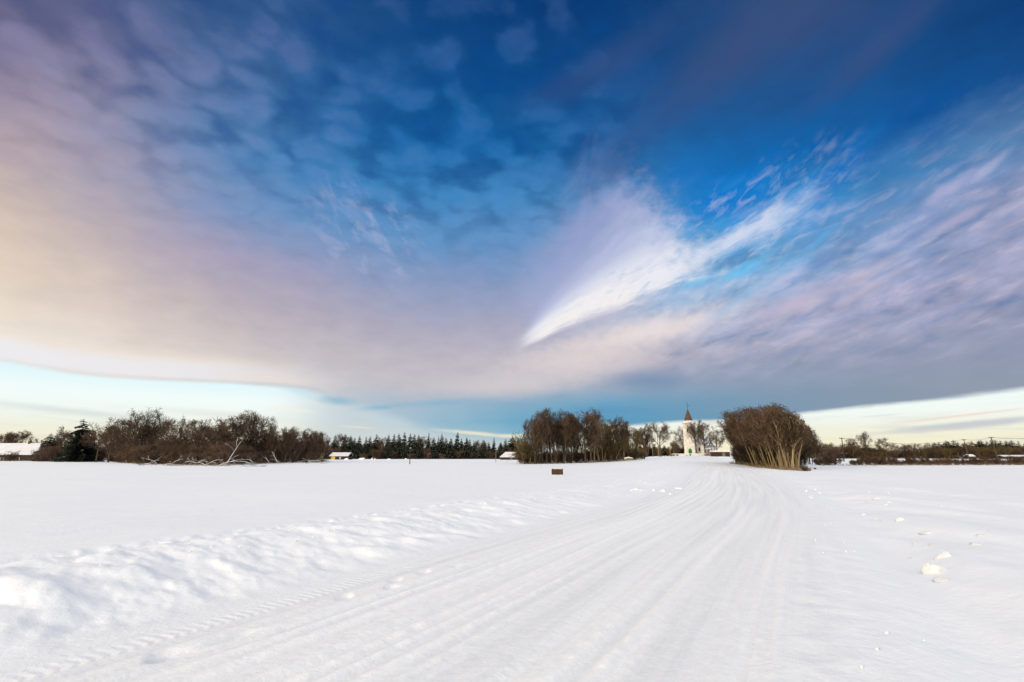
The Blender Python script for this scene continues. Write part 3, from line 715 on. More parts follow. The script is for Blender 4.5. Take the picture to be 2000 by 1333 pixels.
# ---- fallen and snow laden branches in front of the left thicket
def snow_branch(px, Y, h, seed, dirx, lean, label):
    g = np.random.default_rng(seed); X, Y, z = ground_at(px, Y)
    o = empty('fallen_branch', (X, Y, z)); tag(o, label, 'branch', 'snow laden branches before the left thicket')
    P, r = stem((0, 0, 0), (dirx, g.normal() * .2, lean), h, 9, .10, g, -.13, .075, .35); P = P[None]; r = r[None]
    L1, r1 = grow(P, r, 9, .2, .95, (18, 50), (.25, .5), 6, -.03, .14, .6, g)
    L2, r2 = grow(L1, r1, 4, .2, .95, (20, 55), (.3, .6), 4, -.02, .18, .6, g)
    r1 = np.maximum(r1, .022); r2 = np.maximum(r2, .014)
    for A in (P, L1, L2): A[:, :, 2] = np.maximum(A[:, :, 2], .02)
    V, Fc = merge([tubes(P, r, 6), tubes(L1, r1, 4), tubes(L2, r2, 3)]); link('limb', mesh_from('limb', V, Fc, M['bark'], True), o)
    up = np.array([0, 0, 1.])
    V, Fc = merge([tubes(P + up * r[..., None] * .75, r * .8, 6), tubes(L1[::3] + up * .02, r1[::3] * .8, 4)]); link('snow_cover', mesh_from('snow', V, Fc, M['snow_twig'], True), o)
for args in [(428, 88, 7.6, 1, .9, .85, 'long arching branch carrying snow, longest one before the left thicket'), (405, 90, 3.2, 12, -.8, .5, 'snowy branch lying to the left of the long arching one'),
             (442, 90, 5.2, 3, .6, 1.3, 'steep snowy branch just right of the long arching one'), (300, 96, 2.6, 4, -.9, .45, 'short white branch near the left end of the left thicket'),
             (322, 94, 3.0, 5, .9, .4, 'snowy branch lying right of the short white one at the thicket edge'), (545, 112, 3.4, 6, -.6, .7, 'snowy broken branch under the right half of the left thicket'),
             (600, 122, 5.0, 7, .7, .6, 'snowy tangled branch near the right end of the left thicket'), (622, 126, 4.6, 8, -.7, .6, 'last snowy branch at the right end of the left thicket')]:
    snow_branch(*args)
for i in range(16):
    px = 262 + i * 24 + random.uniform(-6, 6); Y = row_to_Y(px, float(np.interp(px, [240, 290, 340, 430, 500, 570, 645], [905, 908, 909.5, 910.5, 907.5, 904.5, 903.5])))
    snow_branch(px, Y, random.uniform(1.8, 3.6), 60 + i, random.choice((-1, 1)) * random.uniform(.4, 1), random.uniform(.4, 1.2), '%s small snow dusted branch from the left poking out before the thicket' % nth(i + 1))

# ------------------------------------------------------------------ church
def church():
    X, Y, z0 = ground_at(1350.5, 255)
    z0 -= .3
    hs = h_for(1350, 255, 822.5) + .3          # foot of the spire
    top = h_for(1350, 255, 799) + .3
    tw = wid(19.5, 255) / 2                     # half width of the tower
    o = empty('church', (X, Y, z0), R(-35)); tag(o, 'pale plastered village church with brown pointed spire and green door', 'church')
    nx = 1.0; nw = 4.6; ny0 = tw * 1.2; ny1 = ny0 + 27; we = 5.6; rh = 9.6
    he = hs - 1.6
    def arch(cx, w, zb, zt, k=8):
        r = w / 2; return [(cx - r, zb), (cx + r, zb)] + [(cx + r * math.cos(PI * i / k), zt - r + r * math.sin(PI * i / k)) for i in range(k + 1)]
    t = MB(); t.box(-tw, tw, -tw, tw, 0, he, .12); t.box(-tw - .18, tw + .18, -tw - .18, tw + .18, he, he + .35); t.build('tower', M['plaster'], o, bevel=.05)
    s = MB(); s.lathe([(tw * 1.36, 0), (tw * 1.40, .12), (tw * 1.15, .8), (tw * .86, 1.32)], 24, (0, 0, he + .36)); s.build('skirt_roof', M['snow_roof'], o, True)
    sp = MB(); b = tw * .82; n = 8
    sp.lathe([(b * 1.06, 0), (b * .98, .25), (b * .52, (top - hs) * .52), (.10, (top - hs))], n, (0, 0, he + 1.62), PI / 8); spo = sp.build('spire', M['spire'], o)
    c = MB(); c.lathe([(.34, 0), (.12, 1.1), (.05, 1.6)], 8, (0, 0, top - 1.3)); c.tube([(0, 0, top), (0, 0, top + 3.4)], .06, 6); c.lathe([(.02, 0), (.22, .2), (.02, .42)], 10, (0, 0, top + .5))
    c.box(-.1, .75, -.03, .03, top + 1.45, top + 1.95); c.box(-.55, .55, -.04, .04, top + 2.85, top + 2.97); c.box(-.05, .05, -.04, .04, top + 2.5, top + 3.6)
    c.build('weather_vane', M['metal_dark'], o)
    # openings of the tower front
    w = MB(); w.prism(arch(-.15, .85, he - 4.5, he - 2.2), -tw - .02 + .06, -tw + .3); wo = w.build('window', M['glass_dark'], o)
    w = MB(); w.box(-.60, .30, -tw - .10, -tw + .05, he - 4.6, he - 4.42); w.build('sill', M['plaster_trim'], wo)
    d = MB(); d.prism(arch(.35, 1.75, .35, 3.7), -tw - .06, -tw + .1); do = d.build('door', M['green'], o)
    p = MB()
    for cx in (-.06, .76):
        for za, zb in ((.55, 1.35), (1.55, 2.6)): p.box(cx - .28, cx + .28, -tw - .10, -tw - .055, za, zb)
    p.box(.31, .39, -tw - .11, -tw - .05, .4, 3.6); p.build('panel', M['green_dark'], do)
    h = MB(); h.box(.44, .50, -tw - .17, -tw - .11, 1.35, 1.6); h.build('handle', M['metal_dark'], do)
    pts = arch(.35, 2.25, .2, 3.95); inn = arch(.35, 1.80, .2, 3.72)
    f = MB(); f.v = [(x, -tw - .04, zz) for x, zz in pts] + [(x, -tw - .04, zz) for x, zz in inn] + [(x, -tw - .12, zz) for x, zz in pts] + [(x, -tw - .12, zz) for x, zz in inn]
    m = len(pts)
    for i in range(1, m - 0):
        j = (i + 1) % m
        if i == 0: continue
        f.f += [[2 * m + i, 2 * m + j, 3 * m + j, 3 * m + i], [i, j, 2 * m + j, 2 * m + i], [m + j, m + i, 3 * m + i, 3 * m + j]]
    f.build('door_surround', M['plaster_trim'], o)
    lw = MB(); lw.box(nx + nw * .45, nx + nw * .45 + .8, ny0 - .05, ny0 + .05, 2.4, 4.2); lwo = lw.build('window', M['glass_dark'], o)
    pl = MB(); pl.box(-tw - .14, tw + .14, -tw - .16, -tw - .0, 0, .55); pl.build('plinth', M['stone'], o)
    # nave
    nv = MB(); nv.prism([(nx - nw, 0), (nx + nw, 0), (nx + nw, we), (nx, rh), (nx - nw, we)], ny0, ny1); nv.build('nave', M['plaster'], o)
    for sg in (-1, 1):
        rf = MB(); a = (nx + sg * (nw + .45), we - .42); b_ = (nx, rh + .06)
        rf.prism([a, b_, (b_[0], b_[1] + .28), (a[0], a[1] + .28)] if sg < 0 else [b_, a, (a[0], a[1] + .28), (b_[0], b_[1] + .28)], ny0 - .35, ny1 + .4)
        rf.build('roof', M['snow_roof'], o)
        eb = MB(); eb.box(*(sorted((nx + sg * (nw + .50), nx + sg * (nw + .05)))), ny0 - .36, ny1 + .41, we - .62, we - .43); eb.build('eaves_board', M['wood_dark'], o)
        vb = MB(); vb.add([(a[0], ny0 - .42, a[1] - .02), (b_[0], ny0 - .42, b_[1] - .02), (b_[0], ny0 - .42, b_[1] + .22), (a[0], ny0 - .42, a[1] + .22), (a[0], ny0 - .36, a[1] - .02), (b_[0], ny0 - .36, b_[1] - .02), (b_[0], ny0 - .36, b_[1] + .22), (a[0], ny0 - .36, a[1] + .22)], [[0, 1, 2, 3], [7, 6, 5, 4], [0, 4, 5, 1], [3, 2, 6, 7]]); vb.build('verge_board', M['wood_tan'], o)
    for k in range(4):
        yc = ny0 + 4 + k * 6.2
        w = MB(); w.box(nx + nw - .1, nx + nw + .04, yc - .6, yc + .6, 1.9, 4.4); wo = w.build('window', M['glass_dark'], o)
        w = MB(); w.box(nx + nw, nx + nw + .12, yc - .75, yc + .75, 1.72, 1.88); w.box(nx + nw, nx + nw + .07, yc - .04, yc + .04, 1.9, 4.4); w.build('frame', M['plaster_trim'], wo)
church()

def churchyard():
    # low wall with snow on top, in front of the church
    p0 = ground_at(1312, 205); p1 = ground_at(1384, 203)
    o = empty('stone_wall', p0); tag(o, 'low pale churchyard wall capped with snow before the church', 'wall')
    L = math.hypot(p1[0] - p0[0], p1[1] - p0[1]); o.rotation_euler = (0, 0, math.atan2(p1[1] - p0[1], p1[0] - p0[0])); sl = (p1[2] - p0[2]) / L
    MB().add([(0, -.3, -.6), (L, -.3, -.6 + sl * L), (L, .3, -.6 + sl * L), (0, .3, -.6), (0, -.3, .75), (L, -.3, .75 + sl * L), (L, .3, .75 + sl * L), (0, .3, .75)], [[3, 2, 1, 0], [4, 5, 6, 7], [0, 1, 5, 4], [1, 2, 6, 5], [2, 3, 7, 6], [3, 0, 4, 7]]).build('wall', M['plaster_trim'], o)
    k = 30; sn = MB(); g = random.Random(3)
    for i in range(k):
        x0, x1 = L * i / k, L * (i + 1) / k; zz = .75 + sl * x0
        sn.box(x0, x1, -.38, .38, zz + .003, zz + .22 + g.uniform(-.04, .04), .06)
    sn.build('snow_cap', M['snow_roof'], o)
    # gate pillars
    for px in (1381.5, 1386.5):
        X, Y, z = ground_at(px, 200); o = empty('gate_pillar', (X, Y, z)); tag(o, ('left' if px < 1384 else 'right') + ' grey gate pillar of the churchyard with a snow cap', 'pillar', 'churchyard gate pillars')
        MB().box(-.4, .4, -.4, .4, -.3, 2.5, .03).box(-.5, .5, -.5, .5, 2.5, 2.66).build('pillar', M['stone'], o); MB().box(-.48, .48, -.48, .48, 2.663, 2.9, .15).build('snow_cap', M['snow_roof'], o)
    # shed with snow on its roof
    X, Y, z = ground_at(1407, 182); o = empty('shed', (X, Y, z - .1), R(-4)); tag(o, 'low dark wooden shed with flat snowy roof beside the willow clump', 'shed')
    w = wid(30, 182) / 2
    MB().box(-w, w, -1.6, 1.8, 0, 1.55).build('wall', M['wood_dark'], o); MB().box(-w - .3, w + .3, -2.0, 2.1, 1.553, 1.70).build('roof', M['wood_tan'], o)
    MB().box(-w - .25, w + .25, -1.95, 2.05, 1.703, 2.25, .18).build('snow_cap', M['snow_roof'], o, bevel=.08)
    MB().box(.2, 1.2, -1.66, -1.6, .05, 1.45).build('door', M['wood_tan'], o)
    # posts
    for px, top, Y, lb, tp in ((1286.5, 850, 190, 'tall wooden pole with a lamp arm, standing left of the church', 1), (1275.5, 866, 205, 'short grey pole left of the lamp pole by the church', 0), (1309.5, 872, 186, 'thin wooden post at the left end of the churchyard wall', 0)):
        X, Y, z = ground_at(px, Y); h = h_for(px, Y, top); o = empty('utility_pole' if tp else 'post', (X, Y, z)); tag(o, lb, 'pole')
        MB().tube([(0, 0, -.3), (0, 0, h)], [.16, .11], 8).build('pole', M['wood_tan'], o)
        if tp:
            MB().tube([(0, 0, h - 1.2), (.5, -.1, h - .8), (1.1, -.2, h - .85)], .05, 6).build('lamp_arm', M['metal_dark'], o); MB().box(1.0, 1.5, -.3, -.1, h - .95, h - .8).build('lamp_head', M['metal_dark'], o)
        else: MB().lathe([(.14, 0), (.02, .15)], 8, (0, 0, h)).build('snow_cap', M['snow_roof'], o)
churchyard()

# ------------------------------------------------------------------ houses
def gable_roof(x0, x1, y0, y1, we, rh, th, hip0=0, hip1=0):
    ym = (y0 + y1) / 2; m = MB()
    for dz in (0,):
        V = [(x0, y0, we), (x1, y0, we), (x1, y1, we), (x0, y1, we), (x0 + hip0, ym, rh), (x1 - hip1, ym, rh)]
        V2 = [(a, b, c + th) for a, b, c in V]
        top = [[0, 1, 5, 4], [1, 2, 5], [2, 3, 4, 5], [3, 0, 4]]
        m.add(V + V2, [[i + 6 for i in f] for f in top] + [f[::-1] for f in top] + [[0, 1, 7, 6], [1, 2, 8, 7], [2, 3, 9, 8], [3, 0, 6, 9]])
    return m
def houses():
    # farmhouse at the left edge
    Y = 190; Xr, _, z = ground_at(74, Y); rg = h_for(58, Y + 5, 867); ev = h_for(60, Y, 888.5)
    o = empty('farmhouse', (Xr, Y, z - .1)); tag(o, 'long low farmhouse with thick snow on its hipped roof and chimney', 'house')
    MB().box(-34, -.9, 0, 9, 0, ev).build('wall', M['wood_dark'], o)
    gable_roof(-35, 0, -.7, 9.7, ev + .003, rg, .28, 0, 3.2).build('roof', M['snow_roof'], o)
    cx = -wid(37, Y + 5) - 1.0
    MB().box(cx - .35, cx + .35, 4.1, 4.9, rg - .4, rg + .95).box(cx - .42, cx + .42, 4.03, 4.97, rg + .95, rg + 1.1).build('chimney', M['brick'], o)
    for k in range(4):
        w = MB(); w.box(-8 - k * 6, -6.9 - k * 6, -.04, .05, .6, 1.3); wo = w.build('window', M['glass_dark'], o)
        MB().box(-8.12 - k * 6, -8.0 - k * 6, -.07, .0, .5, 1.4).box(-6.9 - k * 6, -6.78 - k * 6, -.07, .0, .5, 1.4).box(-8 - k * 6, -6.9 - k * 6, -.07, 0, 1.3, 1.4).build('frame', M['plaster_trim'], wo)
    # white shed showing under the big conifer
    X, Y, z = ground_at(165.5, 210); o = empty('garden_shed', (X, Y, z)); tag(o, 'tiny white shed glimpsed between the big conifer and the thicket', 'shed')
    MB().box(-1.4, 1.4, 0, 2.2, 0, .9).build('wall', M['plaster'], o); gable_roof(-1.6, 1.6, -.2, 2.4, .903, 1.5, .15).build('roof', M['snow_roof'], o)
    # barn with the yellow door
    Y = 270; X0, _, z = ground_at(644, Y); X1, _, _ = ground_at(680, Y); ev = h_for(660, Y, 891.6); rg = h_for(660, Y + 4, 885)
    o = empty('barn', (X0, Y, z)); tag(o, 'small dark barn with yellow door and snowy roof at the forest edge', 'barn'); L = X1 - X0
    MB().box(.2, L - .2, 0, 8, -.2, ev).build('wall', M['wood_dark'], o)
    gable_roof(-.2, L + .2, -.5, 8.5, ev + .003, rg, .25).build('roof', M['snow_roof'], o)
    d = MB().box(.7, 3.0, -.08, -.003, 0, ev - .1).build('door', M['yellow'], o); MB().box(2.7, 2.8, -.14, -.083, .8, 1.0).build('handle', M['metal_dark'], d)
    w = MB().box(5.4, 6.0, -.06, .02, .2, ev - .4).build('window', M['snow_roof'], o)
    # gabled house by the middle grove
    Y = 262; X0, _, z = ground_at(976, Y); X1, _, _ = ground_at(1017, Y); L = X1 - X0; ev = h_for(1000, Y, 893.5); rg = h_for(1000, Y + 4, 884)
    o = empty('house', (X0, Y, z)); tag(o, 'low brown house with snowy hipped roof beside the middle grove', 'house')
    MB().box(.3, L - .3, 0, 8, -.2, ev).build('wall', M['wood_dark'], o)
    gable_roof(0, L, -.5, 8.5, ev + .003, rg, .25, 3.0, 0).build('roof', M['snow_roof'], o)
    MB().add([(-.05, -.55, ev + .27), (3.0, 4, rg + .262), (-.05, 8.5, ev + .27), (-.12, -.55, ev + .31), (2.96, 4, rg + .31), (-.12, 8.5, ev + .31)], [[0, 1, 2], [5, 4, 3], [0, 3, 4, 1], [1, 4, 5, 2], [2, 5, 3, 0]]).build('hip_end', M['wood_tan'], o)
    MB().box(L * .5, L * .5 + 1, -.05, .02, .1, ev - .2).build('door', M['wood_tan'], o)
    # cottages far right
    for px0, px1, Y, a, b, lb in ((1893, 1905, 330, 892, 888.2, 'tiny white gabled cottage before the far right wood'), (1958, 2014, 340, 892, 889.6, 'long low snow roofed house at the far right edge')):
        X0, _, z = ground_at(px0, Y); X1, _, _ = ground_at(px1, Y); L = X1 - X0; ev = max(h_for(px0, Y, a), .6); rg = h_for(px0, Y, b)
        o = empty('cottage', (X0, Y, z)); tag(o, lb, 'house')
        MB().box(.1, L - .1, 0, 4, -.2, ev).build('wall', M['plaster'] if L < 4 else M['wood_dark'], o); gable_roof(-.1, L + .1, -.3, 4.3, ev + .003, max(rg, ev + .3), .2).build('roof', M['snow_roof'], o)
        MB().box(L * .4, L * .4 + .6, -.05, .02, 0, ev * .8).build('door', M['wood_dark'], o)
houses()

# ------------------------------------------------------------------ poles and wires
def poles():
    for px, base, top, lb, tn in ((801, 907, 876, 'thin dark pole standing alone in the field before the far forest', 0), (968.5, 903, 879, 'thin tan pole in the field near the low brown house', 1)):
        Y = row_to_Y(px, base); X, Y, z = ground_at(px, Y); h = h_for(px, Y, top); o = empty('field_pole', (X, Y, z)); tag(o, lb, 'pole')
        MB().tube([(0, 0, -.3), (0, 0, h * .55), (.03, 0, h)], [.10, .09, .08], 8).build('post', M['wood_tan'] if tn else M['wood_dark'], o)
        MB().lathe([(.10, 0), (.11, .1), (.02, .2)], 8, (.03, 0, h)).build('snow_cap', M['snow_roof'], o)
    tops = []
    for i, (px, top, Y, ln) in enumerate(((1647, 855, 150, .4), (1892, 858, 175, -.5), (1948, 853.5, 150, -.6), (2060, 851, 130, 0))):
        X, Y, z = ground_at(px, Y); h = h_for(px, Y, top); tops.append((X + ln, Y, z + h))
        if px > 2010: continue
        o = empty('utility_pole', (X, Y, z)); tag(o, ('dark utility pole, first one right of the willow clump', 'tan utility pole, middle of the three before the far wood', 'leaning utility pole nearest the right picture edge')[i], 'pole', 'utility poles on the right')
        MB().tube([(0, 0, -.3), (ln, 0, h)], [.17, .11], 8).build('pole', M['wood_dark'] if i == 0 else M['bark'], o)
        MB().box(ln - .75, ln + .75, -.06, .06, h - .35, h - .23).build('crossarm', M['wood_dark'], o)
        for sx in (-.65, .65): MB().lathe([(.05, 0), (.07, .08), (.03, .2)], 8, (ln + sx, 0, h - .225)).build('insulator', M['metal_dark'], o)
    for i in range(3):
        a = np.array(tops[i]); b = np.array(tops[i + 1])
        for sx in (-.65, .65):
            pts = []
            for k in range(25):
                t = k / 24; p = a * (1 - t) + b * t + np.array([sx, 0, -.15]); p[2] -= (1.6 if i == 0 else .5) * 4 * t * (1 - t); pts.append(p)
            o = MB().tube(pts, .022, 4).build('power_line', M['metal_dark'])
            tag(o, '%s wire sagging between the %s' % ('nearer' if sx > 0 else 'farther', ('left and middle utility poles', 'middle and right utility poles', 'right utility pole and the picture edge')[i]), 'wire', 'power lines on the right')
poles()

# ------------------------------------------------------------------ crate in the field
def crate():
    Y = row_to_Y(1088, 929.5); X, Y, z = ground_at(1088.5, Y)
    w = wid(20, Y) / 2; h = .50
    o = empty('wooden_crate', (X, Y, z + .0), R(2)); tag(o, 'small brown plank crate half buried in the snowy field', 'crate')
    m = MB(); m.box(-w, w, .03, .62, -.1, h - .04); m.build('box', M['wood_crate'], o)
    for k in range(3):
        MB().box(-w - .01, w + .01, 0, .028, -.05 + k * .185, .12 + k * .185).build('plank', M['wood_crate'], o, bevel=.006)
    for sx in (-1, 1, 0): MB().box(sx * (w - .03) - .03, sx * (w - .03) + .03, -.022, -.002, -.05, h + (.03 if sx else 0)).build('corner_post', M['wood_dark'], o)
    MB().box(-w + .02, w - .02, .0, .6, h - .037, h + .02, .03).build('snow_cap', M['snow_roof'], o, bevel=.02)
crate()

# ------------------------------------------------------------------ snow lumps
def lump_mesh(seed, squash=.6, n=18):
    g = np.random.default_rng(seed); V = []; Fc = []
    nu, nv = n * 2, n
    for j in range(nv + 1):
        th = PI * j / nv
        for i in range(nu):
            ph = 2 * PI * i / nu; V.append((math.sin(th) * math.cos(ph), math.sin(th) * math.sin(ph), math.cos(th)))
    V = np.array(V); o = g.uniform(0, 50, 3)
    Nn = nrm(g.normal(size=(16, 3))); Hh = g.uniform(.62, 1.0, 16); dp = V @ Nn.T         # broken faces of a chunk
    rr = np.where(dp > .05, Hh / np.maximum(dp, .05), 9).min(1); rr = np.minimum(rr, 1.25)
    rr = rr * (1 + .16 * fbm(V[:, 0] * 5 + o[0], V[:, 1] * 5 + V[:, 2] * 4, seed, 3))
    V = V * rr[:, None]; V[:, 2] *= squash; V[:, 2] = np.maximum(V[:, 2], -.25)
    idx = np.arange((nv + 1) * nu).reshape(nv + 1, nu); p = idx[:-1]; q = idx[1:]
    return mesh_from('lump', V, np.stack([p, q, np.roll(q, -1, 1), np.roll(p, -1, 1)], -1).reshape(-1, 4), M['snow_chunk'], True)
LM = [lump_mesh(40 + i, (.7, .55, .6, .5, .65, .5)[i]) for i in range(6)]
def lumps():
    L = [(1826, 1117, 62, 26, 'large pale double lump of snow, biggest on the right verge, stained beneath'), (1845, 1087, 40, 20, 'rounded snow lump right behind the biggest one on the right verge'),
         (1758, 1016, 24, 8, 'long low snow chunk up the field from the rounded lump'), (1686, 1006, 12, 8, 'upright snow chunk left of the long low one'), (1710, 1014, 10, 4, 'small flat chunk just right of the upright chunk'),
         (1725, 1017, 12, 3, 'thin flat chunk between the upright and the long low one'), (1697, 962, 7, 3, 'small far chunk, leftmost of the top pair in the right field'), (1735, 964, 8, 4, 'small far chunk, right one of the top pair in the right field'),
         (1712, 974, 24, 4, 'long thin far chunk below the top pair'), (1698, 979, 14, 3, 'flat chunk under the long thin far one'), (1736, 981, 10, 4, 'little chunk right of the long thin far one'), (1730, 987, 14, 5, 'low chunk nearest below the far cluster'),
         (1839, 989, 8, 3, 'lone bright chunk standing off to the right in the field'), (1812, 1041, 30, 7, 'low wide chunk behind the rounded lump'), (1788, 1062, 16, 5, 'low chunk left behind the rounded lump'), (1824, 1065, 22, 4, 'flat chunk right behind the rounded lump'),
         (1913, 1046, 16, 5, 'small bright chunk far to the right of the rounded lump'), (1935, 1038, 12, 3, 'smallest chunk toward the right picture edge'), (1908, 1064, 34, 6, 'wide faint mound right of the rounded lump'), (1777, 1091, 14, 4, 'faint chunk left of the biggest lump'),
         (1840, 1133, 40, 9, 'soft pile pressed against the front of the biggest lump'),
         (1234, 958, 10, 4, 'small chunk on the left bank near the road bend'), (1241, 957, 12, 6, 'taller chunk on the left bank near the road bend'), (1251, 959, 7, 3, 'last crumb right of the taller bank chunk'), (1278, 959, 12, 5, 'crumbly chunk left of the bright bank block'), (1294, 960, 22, 8, 'bright block of snow on the left bank near the bend'), (1309, 966, 8, 4, 'crumb fallen in front of the bright bank block'), (1326, 955, 18, 6, 'flat topped block at the end of the left bank'),
         (948, 984, 8, 7, 'pointed chunk alone on the left bank, midway'), (1046, 976, 6, 4, 'small chunk on the left bank behind the long run of scrapes'), (978, 981, 8, 3, 'flat chunk right of the pointed bank chunk'), (1005, 978, 6, 3, 'tiny chunk between the flat one and the small one on the bank'),
         (1575, 960, 9, 4, 'chunk in the crumbled patch right of the road, left one'), (1584, 973, 10, 5, 'chunk in the crumbled patch right of the road, front one'), (1601, 964, 8, 4, 'chunk in the crumbled patch right of the road, right one'), (1592, 957, 8, 3, 'chunk in the crumbled patch right of the road, back one')]
    g = random.Random(11)
    for i, (px, py, w, h, lb) in enumerate(L):
        x, y, wv = ray(px, py); z = .1
        for _ in range(30):
            k = (z - EYE) / wv; z = .5 * z + .5 * gz(x * k, y * k)
        k = (z - EYE) / wv; X, Y = x * k, y * k; d = y * k
        sx = wid(w, d) / 2 * .95; sz = wid(h, d) * .85
        o = link('snow_lump', LM[i % 6]); o.location = (X, Y, z - sz * .12); o.scale = (sx * .85, sx * g.uniform(.55, .8) if w < 50 else sx * .5, sz * 1.15); o.rotation_euler = (0, 0, g.uniform(-.4, .4))
        tag(o, lb, 'snow lump', 'lumps of snow thrown off the road')
    # crumbs along the bank scrapes
    cr = []; gg = np.random.default_rng(8)
    for i in range(300):
        s = S0 + gg.uniform(2, 60); t = -gg.normal(5.4, .7) if i % 4 else gg.uniform(2.8, 4.0)
        k = int(np.searchsorted(RS, s)); k = min(k, len(RL) - 2); d = RL[k + 1] - RL[k]; d /= np.hypot(*d); p = RL[k] + d * (s - RS[k]); X, Y = p[0] + d[1] * t, p[1] - d[0] * t
        cr.append((X, Y, gg.uniform(.006, .022) * (1 + (s - S0) / 60)))
    X = np.array([c[0] for c in cr]); Y = np.array([c[1] for c in cr]); z = ground(X, Y)
    base = np.array([(0, 0, 1), (1, 0, 0), (0, 1, 0), (-1, 0, 0), (0, -1, 0), (0, 0, -1)], float); fc = np.array([(0, 1, 2), (0, 2, 3), (0, 3, 4), (0, 4, 1), (5, 2, 1), (5, 3, 2), (5, 4, 3), (5, 1, 4)])
    V = []; Fs = []
    for i, (x, y, s) in enumerate(cr):
        q = base * gg.uniform(.6, 1.4, (6, 1)) * s * np.array([1.2, 1, .8]); V.append(q + np.array([x, y, z[i] + s * .3])); Fs.append(fc + 6 * i)
    tag(link('snow_crumbs', mesh_from('snow_crumbs', np.concatenate(V), np.concatenate(Fs), M['snow_chunk'], True)), 'scattered small crumbs of snow along both road edges', 'snow', kind='stuff')
    # snow covered mounds before the far forest
    for i, (px, w, h, lb) in enumerate(((678, 10, 3, 'low snow mound against the right end of the barn'), (707, 16, 5, 'rounded snow mound, larger of two in the field before the far forest'), (729, 10, 5, 'snow mound with a dark hollow before the far forest'), (760, 12, 2.4, 'flat snow mound right of the hollow one'), (793, 5, 3, 'smallest snow mound left of the dark field pole'))):
        X, Y, z = ground_at(px, 262); o = link('snow_mound', LM[(i + 2) % 6]); o.location = (X, Y, z + .1); o.scale = (wid(w, 262) / 2, wid(w, 262) / 3, wid(h, 262) * 1.3); tag(o, lb, 'snow mound', 'snow mounds before the far forest')
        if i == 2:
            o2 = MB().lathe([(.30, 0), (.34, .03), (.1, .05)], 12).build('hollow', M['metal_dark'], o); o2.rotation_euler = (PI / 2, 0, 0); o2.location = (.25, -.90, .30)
    # snowed-over log at the right end of the grove
    X, Y, z = ground_at(1228, row_to_Y(1228, 901)); o = empty('fallen_log', (X, Y, z)); tag(o, 'snow covered fallen log at the right foot of the middle grove', 'log')
    MB().tube([(-1.3, 0, .35), (0, .1, .55), (1.3, .3, .45)], [.32, .34, .22], 10).build('log', M['bark_gold'], o, True); MB().tube([(-1.2, 0, .58), (0, .1, .80), (1.1, .3, .62)], [.22, .26, .14], 10).build('snow_cover', M['snow_chunk'], o, True)
lumps()

#@B
# ------------------------------------------------------------------ sky
TAB_Y = [0, 100, 200, 300, 400, 500, 600, 700, 760, 800, 830, 860, 890]
TAB = [
 [(85,88,125),(95,98,138),(55,82,132),(50,80,132),(14,60,115),(5,50,105),(8,56,112),(35,66,116),(65,76,122),(35,66,118),(5,55,112)],
 [(130,122,155),(112,112,150),(82,100,150),(58,90,145),(35,80,138),(10,68,128),(10,62,122),(42,74,125),(62,82,132),(18,72,130),(5,62,125)],
 [(168,152,168),(144,140,168),(100,118,165),(62,100,155),(25,86,148),(20,84,146),(36,82,140),(50,82,138),(25,78,138),(5,74,145),(40,92,148)],
 [(192,172,172),(158,154,180),(112,135,182),(70,115,172),(32,102,166),(30,100,164),(45,95,155),(15,95,165),(0,98,172),(50,105,165),(140,150,190)],
 [(216,196,180),(178,168,180),(140,150,190),(105,140,192),(88,135,190),(95,135,190),(95,130,180),(15,122,200),(70,135,200),(135,148,190),(165,165,195)],
 [(232,212,190),(204,186,182),(172,162,186),(152,155,192),(128,150,196),(125,146,194),(160,172,210),(125,175,222),(140,162,205),(155,160,195),(155,158,188)],
 [(240,226,208),(220,204,194),(194,182,186),(176,168,184),(162,162,190),(156,158,190),(190,198,216),(170,185,216),(175,172,198),(160,162,192),(152,156,184)],
 [(236,232,230),(238,228,218),(222,210,204),(202,195,198),(190,183,194),(194,188,197),(196,187,197),(172,170,190),(152,158,182),(148,155,180),(144,152,174)],
 [(215,210,208),(222,214,210),(224,214,208),(200,200,206),(196,192,200),(192,190,200),(150,168,190),(136,154,180),(134,152,174),(140,152,172),(146,156,174)],
 [(205,208,212),(205,208,212),(205,208,212),(188,202,212),(160,188,208),(130,166,196),(105,152,190),(120,150,180),(130,150,173),(137,151,171),(146,156,172)],
 [(200,206,212),(200,206,212),(200,206,212),(194,206,214),(178,198,212),(125,165,195),(100,150,188),(122,150,180),(132,150,172),(142,152,170),(150,158,172)],
 [(205,210,210),(205,210,210),(205,210,210),(200,210,212),(195,208,212),(150,182,202),(125,162,190),(140,165,185),(150,165,180),(150,160,175),(150,158,172)],
 [(205,210,210),(205,210,210),(205,210,210),(205,210,210),(205,212,210),(170,190,200),(150,175,190),(150,170,185),(150,165,180),(150,160,175),(150,158,172)]]
def sky_sample(A, E):
    a = R(A); e = R(E); x = math.sin(a) * math.cos(e); y = math.cos(a) * math.cos(e); w = math.sin(e)
    f = y * math.cos(PITCH) + w * math.sin(PITCH); b = (-y * math.sin(PITCH) + w * math.cos(PITCH)) / f
    px = 1000 + F * x / f; py = 666.5 - F * b
    T = np.array(TAB, float); i = np.clip(px / 200, 0, 9.999); j = np.interp(py, TAB_Y, range(len(TAB_Y))); j = min(j, len(TAB_Y) - 1.001)
    i0 = int(i); j0 = int(j); fi = i - i0; fj = j - j0
    c = (T[j0, i0] * (1 - fi) + T[j0, i0 + 1] * fi) * (1 - fj) + (T[j0 + 1, i0] * (1 - fi) + T[j0 + 1, i0 + 1] * fi) * fj
    k = min(max((c[2] - c[0] - 35) / 60, 0), 1)                    # clear blue seen through the deck is a purer blue
    c = c + k * np.array([-.22 * c[0], .03 * c[1], .03 * c[2]])
    return lin(c)
SUN_AZ, SUN_EL = -128, 13                     # degrees: behind the camera on the left, low
